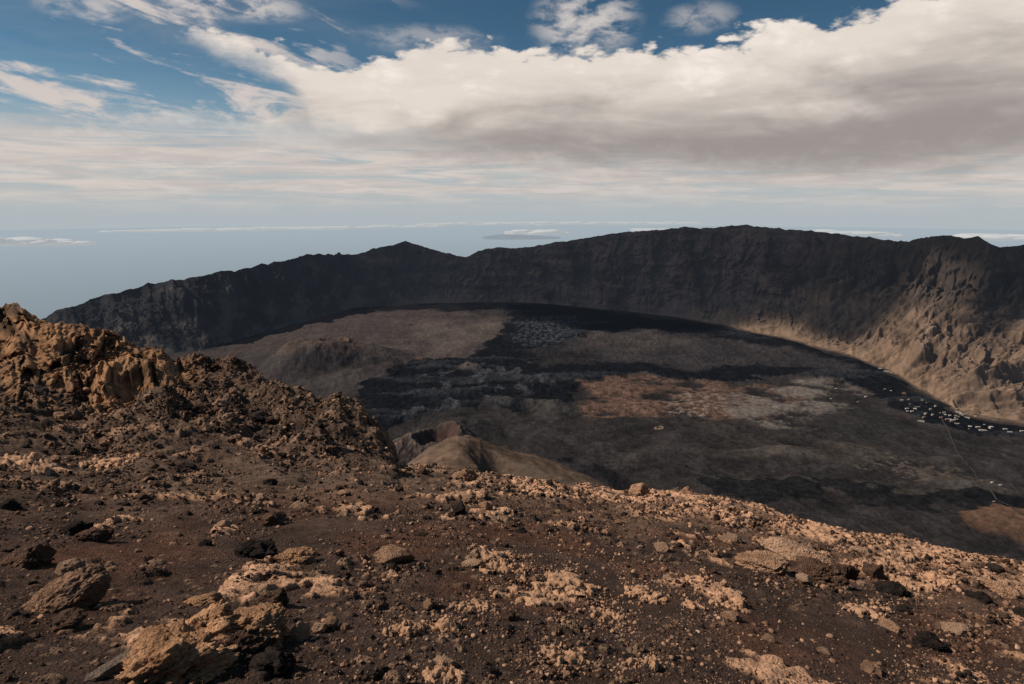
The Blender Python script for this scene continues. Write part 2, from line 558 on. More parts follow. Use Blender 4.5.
NTH = 1750
TH1 = np.linspace(R(-50), R(50), NTH)
fr = foot_r(TH1)
k9 = np.ones(15) / 15
fr = np.convolve(np.pad(fr, 7, mode='edge'), k9, 'valid')
arc = np.cumsum(np.hypot(np.gradient(fr * np.sin(TH1)), np.gradient(fr * np.cos(TH1))))
fr = fr + 55 * fbm2(arc / 420, arc * 0, 4, 91)


def poly_world(px_poly):
    return np.array([floor_hit(*p) for p in px_poly])


def sd_poly(X, Y, P):
    """signed distance in plan (negative inside)"""
    d = np.full(X.shape, 1e18); s = np.zeros(X.shape, bool)
    n = len(P)
    for i in range(n):
        ax, ay = P[i]; bx, by = P[(i + 1) % n]
        ex, ey = bx - ax, by - ay
        wx, wy = X - ax, Y - ay
        t = np.clip((wx * ex + wy * ey) / (ex * ex + ey * ey + 1e-9), 0, 1)
        d = np.minimum(d, (wx - ex * t) ** 2 + (wy - ey * t) ** 2)
        c = ((ay > Y) != (by > Y)) & (X < (bx - ax) * (Y - ay) / (by - ay + 1e-12) + ax)
        s ^= c
    d = np.sqrt(d)
    return np.where(s, -d, d)


def cone(X, Y, cx, cy, rad, hgt, cr, cd, seed=0, squash=1.0):
    """cinder cone with a crater"""
    dx, dy = X - cx, Y - cy
    ang = np.arctan2(dy, dx)
    r = np.hypot(dx, dy * squash)
    r = r * (1 + 0.16 * np.sin(ang + seed) + 0.09 * np.sin(3 * ang + seed * 2.1))
    h = hgt * np.clip(1 - r / rad, 0, 1) ** 1.15
    rimh = hgt * (1 - cr / rad) ** 1.15
    h = np.where(r < cr, rimh - cd * (1 - (r / cr) ** 2), h)
    return h


FLOOR_GRID = {}


def build_floor():
    u = np.concatenate([np.linspace(0, 0.06, 14)[:-1], np.linspace(0.06, 1, 640)])
    r0 = 80.0
    # rows even in sight-line tangent, so that relief is resolved equally everywhere
    TH = np.broadcast_to(TH1, (len(u), NTH))
    rs = np.geomspace(r0, 12000, 3000); dep = -floor_z(rs) / rs
    tf = -floor_z(fr) / fr
    t_of = dep[0] + (tf[None, :] - dep[0]) * (u[:, None] ** 0.55)
    RR = np.interp(-t_of.ravel(), -dep, rs).reshape(t_of.shape)
    X, Y = RR * np.sin(TH), RR * np.cos(TH)
    Z = floor_z(RR)
    edge = sstep(0, 260, fr[None, :] - RR)                  # settle to the foot of the wall
    far = sstep(900, 2200, RR)
    wx = X + 90 * fbm2(X / 500, Y / 500, 4, 1) + 26 * fbm2(X / 90, Y / 90, 3, 8)
    wy = Y + 150 * fbm2(X / 500, Y / 500, 4, 2) + 40 * fbm2(X / 90, Y / 90, 3, 9)

    def mask(poly, soft):
        return 1 - sstep(-soft, soft, sd_poly(wx, wy, poly_world(poly)))
    f1 = fbm2(X / 260, Y / 260, 6, 21)
    f2 = fbm2(X / 40, Y / 40, 4, 22) * .8 + .5 * fbm2(X / 13, Y / 13, 2, 23)
    fl = fbm2(X / 900 + 3, Y / 250, 5, 24)
    rg = ridged2(X / 120, Y / 120, 5, 25)
    # base: dark ash apron
    c = np.zeros(X.shape + (3,), np.float32) + C3(.0320, .0275, .0262)
    c *= (1 + 0.35 * f1 + 0.22 * f2)[..., None]
    # lobes of older flows with crisp fronts
    lob = fbm2(wx / 520 + 1.7, wy / 700, 5, 26)
    for th_, k_ in ((-.28, .72), (-.05, 1.35), (.16, .70), (.38, 1.4)):
        c *= (1 + (k_ - 1) * sstep(th_ - .012, th_ + .012, lob))[..., None]
    # ash drifts and rills down the cone
    rill = fbm2((X + .5 * Y) / 420 + .5 * f1, (Y - .6 * X) / 130, 5, 30)
    c *= (1 + 0.22 * rill * (1 - sstep(2600, 3600, RR)))[..., None]

    def paint(m, colr, var=0.35, n=None):
        nonlocal c
        n = f1 if n is None else n
        k = C3(*colr)[None, None, :] * np.clip(1 + var * n + 0.25 * f2, 0.25, 2.2)[..., None]
        c = lerp3(c, k, m)
    # reddish brown and tan slopes at lower right
    m = mask([(600, 470), (760, 440), (880, 450), (1100, 470), (1100, 520), (900, 500), (760, 490)], 160)
    paint(m * sstep(-.1, .45, fl), (.058, .050, .043))
    m = mask([(950, 506), (985, 502), (1030, 517), (1110, 540), (1110, 575), (1024, 549), (985, 534), (962, 520)], 10) * sstep(-.45, -.1, f1)
    paint(m, (.082, .048, .031))
    m = mask([(690, 466), (780, 474), (860, 482), (940, 487), (1040, 498), (1040, 513), (950, 507), (860, 512), (790, 502), (720, 490)], 7) * sstep(-.35, -.30, f1 + .6 * fl)
    paint(m, (.0125, .0118, .0122), 0.4, f2)
    m = mask([(960, 494), (1000, 497), (1040, 503), (1040, 510), (985, 505)], 5)
    paint(m, (.0085, .0085, .0098), 0.4, f2)
    m = mask([(790, 440), (850, 444), (905, 452), (980, 470), (960, 480), (880, 470), (820, 462), (780, 452)], 10) * sstep(.02, .08, f1 + .7 * f2)
    paint(m, (.060, .047, .038), 0.5, f2)
    # pale brown plain, left
    plain = mask([(-150, 460), (100, 372), (205, 352), (330, 313), (400, 306), (450, 304), (506, 322), (506, 335), (487, 347), (470, 358), (430, 361), (392, 366), (372, 380), (330, 400), (200, 420)], 30)
    paint(plain, (.058, .045, .041), 0.28, fl)
    m = mask([(205, 365), (300, 345), (345, 350), (380, 370), (340, 400), (200, 420)], 90)
    paint(m * 0.7, (.042, .038, .036), 0.5, f1)
    m = mask([(410, 322), (500, 325), (490, 345), (430, 352)], 60)
    paint(m * 0.7, (.085, .068, .057), 0.3)
    # black lava field
    lava_poly = [(506, 304), (570, 306), (700, 324), (800, 344), (880, 368), (935, 402), (965, 418), (1040, 430), (1120, 450), (1110, 462), (1000, 440), (930, 422), (880, 398), (850, 384),
                 (800, 378), (700, 380), (640, 376), (575, 380), (571, 398), (545, 402), (520, 410), (488, 412), (452, 409), (430, 412), (404, 426), (380, 440), (330, 440), (360, 392),
                 (385, 372), (410, 362), (470, 357), (494, 345), (505, 330)]
    lava = mask(lava_poly, 5); lava_h = mask(lava_poly, 60)
    paint(lava, (.0062, .0066, .0084), 0.6, f2)
    paint(lava * sstep(.1, .6, fl) * 0.7, (.030, .031, .035), 0.5, f2)
    m = lava * mask([(380, 440), (420, 375), (520, 362), (560, 380), (500, 412), (420, 410)], 80) * sstep(.12, .42, fbm2(X / 130, Y / 300, 5, 41))
    paint(m, (.034, .034, .038), 0.7, f2)
    # grey speckled terrace and brown domes inside the lava
    m = mask([(516, 322), (545, 318), (575, 322), (572, 340), (548, 348), (520, 346)], 60)
    paint(m * sstep(-.2, .35, f2) * .8, (.036, .039, .044), 0.9, f2)
    m = mask([(560, 344), (590, 334), (640, 330), (720, 338), (800, 352), (850, 366), (868, 374), (780, 366), (700, 372), (610, 362), (570, 352)], 60)
    paint(m * 0.85, (.036, .031, .031), 0.4)
    m = mask([(572, 340), (600, 332), (650, 333), (700, 345), (660, 352), (600, 352)], 50)
    paint(m * 0.8, (.048, .040, .037), 0.3)
    m = mask([(520, 350), (570, 346), (610, 356), (600, 366), (540, 370)], 40)
    paint(m * 0.5, (.030, .026, .025), 0.4)
    # orange brown field with pale scree
    m = mask([(573, 383), (610, 378), (650, 378), (720, 381), (800, 383), (812, 398), (790, 410), (735, 420), (690, 423), (640, 422), (600, 416), (573, 404)], 34)
    org = m * sstep(-.55, .05, f1 + 0.5 * fl)
    paint(org * .9, (.105, .062, .045), 0.6, f2)
    m = mask([(735, 392), (780, 383), (840, 381), (872, 396), (858, 410), (822, 420), (770, 426), (735, 416)], 60)
    paint(m * sstep(-.4, .35, f1 + f2 * 0.5), (.105, .088, .076), 0.5)
    m = mask([(655, 400), (690, 392), (745, 400), (730, 414), (690, 418), (660, 414)], 40)
    paint(m * sstep(-.2, .5, f2), (.12, .092, .074), 0.6, f2)
    m = mask([(826, 421), (850, 416), (880, 414), (905, 424), (890, 436), (868, 440), (846, 432)], 14)
    paint(m, (.026, .0235, .0225), 0.2)
    m = mask([(520, 402), (548, 398), (562, 406), (556, 420), (526, 414)], 20)
    paint(m, (.040, .037, .034), 0.2)
    m = mask([(700, 428), (800, 436), (870, 448), (840, 470), (740, 455)], 120)
    paint(m * sstep(-.1, .5, fl + f2 * .4), (.046, .037, .031), 0.4)
    # ground rising towards the right wall is tan
    m = (1 - sstep(0, 110, fr[None, :] - RR)) * sstep(R(15), R(18), TH) * (1 - 0.75 * lava)
    paint(m, (.145, .098, .068), 0.5, f2)
    # relief
    Z = Z + far * edge * (15 * f1 + 2.6 * f2 + 12 * fl)
    Z = Z + edge * lava_h * (14 + 9 * (rg - 0.4) + 2.5 * f2)
    Z = Z + edge * far * (1 - sstep(3200, 3800, RR)) * 3 * rill
    # volcanic cones standing on the floor
    def bump(px, py, rad, h, cr, cd, seed, squash=1.0):
        cx, cy = floor_hit(px, py)
        return cone(X, Y, cx, cy, rad, h, cr, cd, seed, squash), cx, cy
    b, cx, cy = bump(338, 364, 640, 195, 95, 60, 1.0)
    b = b * (1 + .12 * f1)
    Z += b; paint(sstep(5, 40, b) * (1 - sstep(60, 100, b)) * .3, (.038, .032, .030), 0.4); paint(sstep(70, 130, b) * 0.8, (.060, .046, .040), 0.4); paint(sstep(100, 140, b) * .7, (.090, .059, .045), 0.4)  # dark skirt and pale top put the cone's shading into its colour
    b, cx, cy = bump(298, 374, 400, 120, 60, 14, 2.2)
    b = b * (1 + .12 * f1)
    Z += b; paint(sstep(5, 30, b) * (1 - sstep(40, 70, b)) * .5, (.034, .026, .026), 0.4); paint(sstep(70, 110, b) * .8, (.075, .052, .041), 0.3)  # smaller cone: shaded skirt and lit top painted as tones
    b, cx, cy = bump(440, 456, 320, 165, 92, 80, 0.4)
    b = b * (1 + .14 * np.tanh((X - cx) / 80.0) + .10 * np.tanh((Y - cy) / 80.0) + .10 * f1) + .06 * b * f2
    Z += b
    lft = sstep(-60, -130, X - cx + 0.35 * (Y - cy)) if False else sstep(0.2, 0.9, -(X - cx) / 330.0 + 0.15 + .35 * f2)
    paint(sstep(30, 90, b) * (.35 + .65 * np.clip(lft, 0, 1)), (.088, .062, .049), 0.5, f2)  # sunlit left flank painted in as a lighter tone
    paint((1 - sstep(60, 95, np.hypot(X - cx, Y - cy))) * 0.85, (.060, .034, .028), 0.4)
    b, cx, cy = bump(470, 430, 230, 62, 40, 20, 2.0); Z += b; paint(sstep(8, 40, b), (.026, .024, .023), .3)
    b, cx, cy = bump(470, 371, 120, 42, 22, 12, 3.0); Z += b; paint(sstep(6, 26, b), (.07, .058, .052), .3)
    b, cx, cy = bump(421, 362, 90, 40, 18, 14, 4.0); Z += b; paint(sstep(10, 28, b), (.09, .056, .045), .3)
    b, cx, cy = bump(545, 410, 190, 30, 60, 5, 1.5); Z += b; paint(sstep(6, 20, b) * .8, (.040, .037, .034), .2)
    b, cx, cy = bump(495, 404, 160, 36, 40, 14, 5.2); Z += b; paint(sstep(8, 26, b) * .8, (.05, .046, .044), .3)
    b, cx, cy = bump(660, 427, 30, 24, 15, 20, 0.7); Z += b; paint(sstep(2, 9, b), (.20, .145, .105), .2)
    b, cx, cy = bump(575, 476, 210, 85, 60, 22, 0.2); Z += b; paint(sstep(10, 50, b), (.022, .020, .0195), .2)
    c = np.clip(c, 0.004, 0.6)
    FLOOR_GRID['Z'] = Z; FLOOR_GRID['RR'] = RR
    v = np.stack([X, Y, Z], -1).reshape(-1, 3)
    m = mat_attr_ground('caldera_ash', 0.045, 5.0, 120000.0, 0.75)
    me = mesh_np('caldera_floor', v, grid_quads(len(u), NTH), mat=m, col=c.reshape(-1, 3))
    add('ground', me, kind='structure')
    return Z[-1]


foot_z = build_floor()


def floor_at(px, py):
    """a point on the built caldera floor"""
    a, T = az_t(px, py)
    j = int(np.clip(np.searchsorted(TH1, a), 0, NTH - 1))
    rr, zz = FLOOR_GRID['RR'][:, j], FLOOR_GRID['Z'][:, j]
    ok = np.where((rr > 900) & (-zz / rr <= T))[0]
    k = ok[0] if len(ok) else len(rr) - 1
    return rr[k] * math.sin(a), rr[k] * math.cos(a), float(zz[k])


def build_wall():
    rimT = icurve(rim_c, TH1)
    wd = np.interp(TH1, *WID)
    rr_rim = fr + wd
    zr = -rr_rim * rimT
    left = sstep(R(-3), R(-14), TH1) if False else 1 - sstep(R(-16), R(-5), TH1)      # rugged lower shoulder
    right = sstep(R(21), R(30), TH1)                                                 # open brown slopes
    zr = zr + 10 * fbm2(arc / 130, arc * 0, 5, 61, .6) + 16 * np.clip(ridged2(arc / 420, arc * 0 + 2, 3, 63) - .55, 0, 1) + left * 16 * fbm2(arc / 130, arc * 0 + 5, 4, 62)
    n1, n2 = 420, 26
    t = np.linspace(0, 1, n1)[:, None]
    TH = np.broadcast_to(TH1, (n1, NTH))
    A = np.broadcast_to(arc, (n1, NTH))
    # profile: scree fan, cliff, top shoulder
    g_cl = np.interp(t, [0, .18, .42, .62, .80, .93, 1], [0, .07, .26, .52, .78, .95, 1.0])
    g_lf = np.interp(t, [0, .3, .7, 1], [0, .30, .72, 1.0])
    g_rt = np.interp(t, [0, .3, .55, .75, .9, 1], [0, .10, .25, .45, .80, 1.0])
    G = g_cl * (1 - left - right) + g_lf * left + g_rt * right
    H = (zr - foot_z)[None, :]
    Z = foot_z[None, :] + H * G
    Rr = fr[None, :] + wd[None, :] * t
    mid = np.sin(np.pi * np.clip(t, 0, 1)) ** 0.6
    # gullies: displace the face to and from the caldera
    wob = 110 * fbm2(A / 300, Z / 220, 4, 70)
    gul = ridged2((A + wob) / 560, Z / 1500, 4, 71) - 0.5
    gul2 = billow2((A + wob * .7) / 170, Z / 420, 5, 72) - 0.4
    fin = fbm2(A / 45, Z / 50, 4, 73)
    lump = billow2(A / 300 + Z / 500, Z / 200 + A / 700, 6, 74, .58) - 0.4
    amp = (1 - left - right)
    disp = amp * (-330 * gul - 130 * gul2 - 14 * fin) + left * (-70 * lump - 14 * fin) + right * (-8 * fin)
    stra = fbm2(A / 600, Z / 75 + .5 * fin, 3, 75)
    disp += amp * 26 * stra * sstep(.2, .5, t)
    disp -= amp * sstep(.0, .25, t) * (1 - sstep(.3, .5, t)) * 60 * (ridged2(A / 240, t * 2, 4, 76) - .5)      # scree fans
    Rr = Rr + disp * mid
    # ribs running down the open slopes on the right
    dd = Rr - fr[None, :]
    PX, PY = Rr * np.sin(TH), Rr * np.cos(TH)
    al, nn = .24 * PX - .97 * PY, .97 * PX + .24 * PY          # along the foot, up the fall line
    w2 = 120 * fbm2(al / 420, nn / 420, 4, 79)
    rib = ridged2((al + w2) / 620, nn / 2600, 3, 77) - 0.5
    rib2 = ridged2((al + .8 * w2) / 230 + nn / 900, nn / 1100, 5, 78, .52) - 0.45
    rib3 = ridged2((al + .5 * w2) / 75 - nn / 500, nn / 330, 4, 84) - 0.45
    rough = fbm2(al / 50, nn / 50, 4, 80)
    Z = Z + right[None, :] * mid * (270 * rib + 105 * rib2 + 46 * rib3 + 14 * rough)
    la, ln_ = .61 * PX + .79 * PY, -.79 * PX + .61 * PY
    w3 = 110 * fbm2(la / 380, ln_ / 380, 4, 179)
    lb = ridged2((la + w3) / 520, ln_ / 1700, 4, 177) - .5
    lb2 = ridged2((la + .7 * w3) / 170 + ln_ / 700, ln_ / 600, 5, 178, .55) - .45
    Z = Z + left[None, :] * mid * (210 * lb + 105 * lb2 + 12 * fbm2(la / 60, ln_ / 60, 4, 180))
    cap = sstep(.55, .8, G) * right[None, :]
    Z = Z + cap * mid * 60 * (fracture(al / 3, nn / 3, 60.0, 86, 1.0, .004))
    rib4 = ridged2((al + .4 * w2) / 120, Z / 170 + al / 600, 5, 87, .55) - .45
    Rr = Rr - right[None, :] * sstep(.35, .6, G) * np.sqrt(mid) * (120 * rib4 + 25 * rough)
    # the big spur below the notch, running down towards the lava
    X, Y = Rr * np.sin(TH), Rr * np.cos(TH)
    c = np.zeros(X.shape + (3,), np.float32)
    f1 = fbm2(A / 300, Z / 180, 5, 81)
    f2 = fbm2(A / 50, Z / 40, 4, 82)
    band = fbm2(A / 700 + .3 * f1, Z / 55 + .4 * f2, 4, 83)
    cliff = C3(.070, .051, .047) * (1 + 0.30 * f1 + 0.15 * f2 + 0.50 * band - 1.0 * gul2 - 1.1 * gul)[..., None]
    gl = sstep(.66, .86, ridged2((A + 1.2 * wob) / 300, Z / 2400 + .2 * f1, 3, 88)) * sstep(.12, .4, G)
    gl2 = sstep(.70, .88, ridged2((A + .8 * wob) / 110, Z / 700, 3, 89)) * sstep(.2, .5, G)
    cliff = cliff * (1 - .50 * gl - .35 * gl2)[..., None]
    cliff = lerp3(cliff, C3(.098, .066, .052) * (1 + .3 * f2)[..., None], .5 * sstep(.1, .4, band + .3 * f1) * (1 - gl))
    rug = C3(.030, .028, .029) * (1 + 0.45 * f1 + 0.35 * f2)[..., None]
    rug = lerp3(rug, C3(.105, .082, .066) * (1 + .3 * f2)[..., None], sstep(.05, .5, f1 + (0.5 - G) * 0.7 - .8 * lb2) * 0.65)  # lighter brown patches paint in sunlight catching the left arm's ribs
    brown = C3(.128, .086, .060) * (1 + 0.30 * f1 + 0.25 * f2 + 0.12 * band + .5 * rib3 + .35 * rough)[..., None]
    brown = lerp3(brown, C3(.046, .036, .031) * (1 + .3 * f2)[..., None], sstep(-.35, .30, 0.7 * w2 / 120 + 2.4 * (G - .47) - .5 * rib2 - .35 * rib3) * 0.92)
    mr = sstep(R(19), R(26), TH + R(5) * f1 * 0.6 + R(7) * (0.35 - G))
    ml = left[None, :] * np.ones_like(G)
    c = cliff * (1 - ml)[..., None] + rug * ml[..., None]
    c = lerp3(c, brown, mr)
    tal = (1 - sstep(.02, .13, G + .10 * f1 + .05 * f2)) * sstep(R(14), R(18), TH)
    c = lerp3(c, C3(.160, .105, .070) * (1 + .45 * f1 + .45 * f2 + .8 * rib3)[..., None], tal)
    c = np.clip(c, 0.006, 0.6)
    # back slope falling to the sea
    q = np.linspace(0, 1, n2 + 1)[1:, None]
    Xb = [X]; Yb = [Y]; Zb = [Z]
    Rb = Rr[-1][None, :] + 9000 * q ** 1.6
    THb = np.broadcast_to(TH1, Rb.shape)
    Zq = Z[-1][None, :] + (-3000 - Z[-1][None, :]) * (q ** 1.3) - 60 * sstep(0, .1, q)
    X = np.concatenate([X, Rb * np.sin(THb)]); Y = np.concatenate([Y, Rb * np.cos(THb)]); Z = np.concatenate([Z, Zq])
    c = np.concatenate([c, np.broadcast_to(C3(.05, .045, .04), Rb.shape + (3,))])
    v = np.stack([X, Y, Z], -1).reshape(-1, 3)
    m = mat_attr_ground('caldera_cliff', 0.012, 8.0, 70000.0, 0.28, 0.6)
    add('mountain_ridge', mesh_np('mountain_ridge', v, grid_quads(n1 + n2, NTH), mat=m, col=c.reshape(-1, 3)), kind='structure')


build_wall()


# ------------------------------------------------------------------ the shading cloud high above the far wall
def build_shade_cloud():
    """a real cloud deck high over the rim, whose shadow lies on the far wall"""
    ZC = 4000.0

    def up(px, py, r):
        a, T = az_t(px, py)
        p = Vector((r * math.sin(a), r * math.cos(a), -r * T))
        k = (ZC - p.z) / SUN.z
        q = p + SUN * k
        return q.x, q.y
    P = [up(335, 300, 6900), up(360, 306, 6900), up(440, 313, 6800), up(508, 318, 6700), up(560, 331, 5900), up(610, 338, 5600), up(690, 336, 5600),
         up(720, 322, 6100), up(770, 322, 6050), up(815, 318, 5700), up(850, 303, 5500), up(872, 288, 5600), up(900, 262, 5800), up(925, 250, 5900), up(950, 262, 5700),
         up(935, 296, 5300), up(965, 300, 5200), up(990, 280, 5400), up(1030, 268, 5500), up(1100, 240, 5800), up(1100, 200, 9500), up(600, 200, 9800), up(330, 225, 9300), up(300, 260, 7600)]
    P = np.array(P)
    x0, y0 = P.min(0) - 800; x1, y1 = P.max(0) + 800
    nx, ny = 260, 200
    X, Y = np.meshgrid(np.linspace(x0, x1, nx), np.linspace(y0, y1, ny))
    wx = X + 170 * fbm2(X / 700, Y / 700, 4, 5); wy = Y + 170 * fbm2(X / 700, Y / 700, 4, 6)
    d = sd_poly(wx, wy, P)
    al = 1 - sstep(-130, 110, d)
    Z = ZC + 120 * fbm2(X / 900, Y / 900, 4, 7) * al
    v = np.stack([X, Y, Z], -1).reshape(-1, 3)
    m, nt = newmat('cloud_deck')
    a = nt.n('ShaderNodeAttribute', attribute_name='Col').outputs['Fac']
    bs = nt.n('ShaderNodeBsdfDiffuse'); nt.put(bs.inputs[0], (0.85, 0.85, 0.86))
    tl = nt.n('ShaderNodeBsdfTranslucent'); nt.put(tl.inputs[0], (0.6, 0.6, 0.62))
    m1 = nt.n('ShaderNodeMixShader'); m1.inputs[0].default_value = 0.3
    nt.t.links.new(bs.outputs[0], m1.inputs[1]); nt.t.links.new(tl.outputs[0], m1.inputs[2])
    tr = nt.n('ShaderNodeBsdfTransparent')
    mx = nt.n('ShaderNodeMixShader'); nt.put(mx.inputs[0], nt.m('MULTIPLY', a, 0.93))
    nt.t.links.new(tr.outputs[0], mx.inputs[1]); nt.t.links.new(m1.outputs[0], mx.inputs[2])
    finish(nt, mx.outputs[0])
    col = np.repeat(al.reshape(-1, 1), 3, 1)
    q = grid_quads(ny, nx)
    keep = (al.ravel()[q] > 0.004).any(1)
    add('clouds', mesh_np('clouds', v, q[keep], mat=m, col=col), kind='stuff')


build_shade_cloud()


# ------------------------------------------------------------------ brown spur just below the summit
def build_spur():
    top = curve([(330, 540), (372, 500), (395, 476), (410, 466), (430, 452), (448, 441), (458, 437), (468, 435.5), (480, 437), (492, 443), (505, 448), (522, 454), (540, 460), (560, 467),
                 (580, 474), (600, 482), (625, 495), (660, 512), (720, 560)])
    th = np.linspace(az_t(330, 450)[0], az_t(720, 500)[0], 640)
    r = np.linspace(110, 470, 520)
    TH, RR = np.meshgrid(th, r)
    X, Y = RR * np.sin(TH), RR * np.cos(TH)
    rc = 265 + 30 * np.sin((TH - az_t(470, 450)[0]) * 9)
    T = icurve(top, TH)
    near = np.clip((rc - RR) / (rc - 110), 0, 1)
    D = np.where(RR < rc, T + (0.53 - T) * near ** 1.35, T + 0.55 * np.clip((RR - rc) / 200, 0, 2))
    f1 = fbm2(X / 60, Y / 60, 5, 101); rg = ridged2((X + .4 * Y) / 70, (Y - 0.5 * X) / 170, 4, 102) - .45
    f2 = fbm2(X / 6, Y / 6, 4, 103)
    Z = -RR * (D - .004) + 2.2 * f1 + 7 * rg * sstep(0, .3, near) + 0.3 * f2
    # hollow on the near side of the crest
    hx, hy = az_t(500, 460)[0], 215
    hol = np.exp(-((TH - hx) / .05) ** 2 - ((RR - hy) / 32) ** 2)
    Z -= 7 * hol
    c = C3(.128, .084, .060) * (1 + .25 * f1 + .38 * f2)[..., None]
    c = lerp3(c, C3(.068, .052, .042) * (1 + .2 * f2)[..., None], np.clip(sstep(.0, .55, f1 + rg * .8) * .6 + .8 * hol, 0, 1))  # shade of the hollow painted darker, over the mottling
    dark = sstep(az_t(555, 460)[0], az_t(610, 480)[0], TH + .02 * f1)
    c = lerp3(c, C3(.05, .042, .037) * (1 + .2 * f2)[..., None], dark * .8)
    c = np.clip(c, .006, .6)
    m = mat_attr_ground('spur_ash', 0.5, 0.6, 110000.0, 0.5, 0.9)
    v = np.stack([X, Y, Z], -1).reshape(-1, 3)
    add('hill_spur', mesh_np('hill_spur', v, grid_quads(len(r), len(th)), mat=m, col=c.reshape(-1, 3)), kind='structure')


build_spur()

# ------------------------------------------------------------------ foreground slope
NEAR = [(-420, 450), (-150, 458), (0, 462), (100, 466), (200, 468), (300, 469), (400, 470), (430, 471), (500, 478), (560, 486), (620, 495), (655, 496), (690, 498), (725, 504),
        (760, 511), (800, 522), (850, 533), (890, 541), (930, 551), (975, 558), (1024, 569), (1200, 600), (1500, 660)]
HILL = [(-420, 230), (-150, 262), (-60, 285), (-10, 306), (4, 303), (12, 300), (22, 306), (27, 312), (45, 321), (62, 328), (80, 331), (105, 334), (118, 337), (135, 338), (160, 338), (172, 350),
        (200, 355), (240, 368), (290, 383), (320, 389), (338, 385), (347, 395), (358, 399), (366, 410), (378, 422), (388, 435), (396, 449), (399, 466), (403, 482), (430, 520), (1500, 900)]
near_c, hill_c = curve(NEAR), curve(HILL)
NF = 1700
THF = np.linspace(R(-58), R(58), NF)
RF = np.concatenate([np.linspace(0.05, 1.9, 24)[:-1], np.geomspace(1.9, 27, 720), np.linspace(27, 38, 430)[1:], np.geomspace(38, 95, 90)[1:]])
EYE = 1.75


def stones(X, Y, cell, seed, keep, hfac, rmin=.18, rmax=.46):
    wx = X / cell + .22 * perlin2(X / cell * 2.3, Y / cell * 2.3, seed + 3)
    wy = Y / cell + .22 * perlin2(X / cell * 2.3 + 9, Y / cell * 2.3, seed + 4)
    f, k = worley2(wx, wy, seed)
    u = ((k >> 16) & 255) / 255.0
    w = ((k >> 4) & 255) / 255.0
    rad = rmin + (rmax - rmin) * w * w
    on = u < keep
    h = np.sqrt(np.clip(1 - (f / rad) ** 2, 0, 1)) * rad * cell * hfac
    return np.where(on, h, 0).astype(np.float32), np.where(on & (f < rad), 1, 0).astype(np.float32), ((k >> 10) & 255) / 255.0


FG = {}


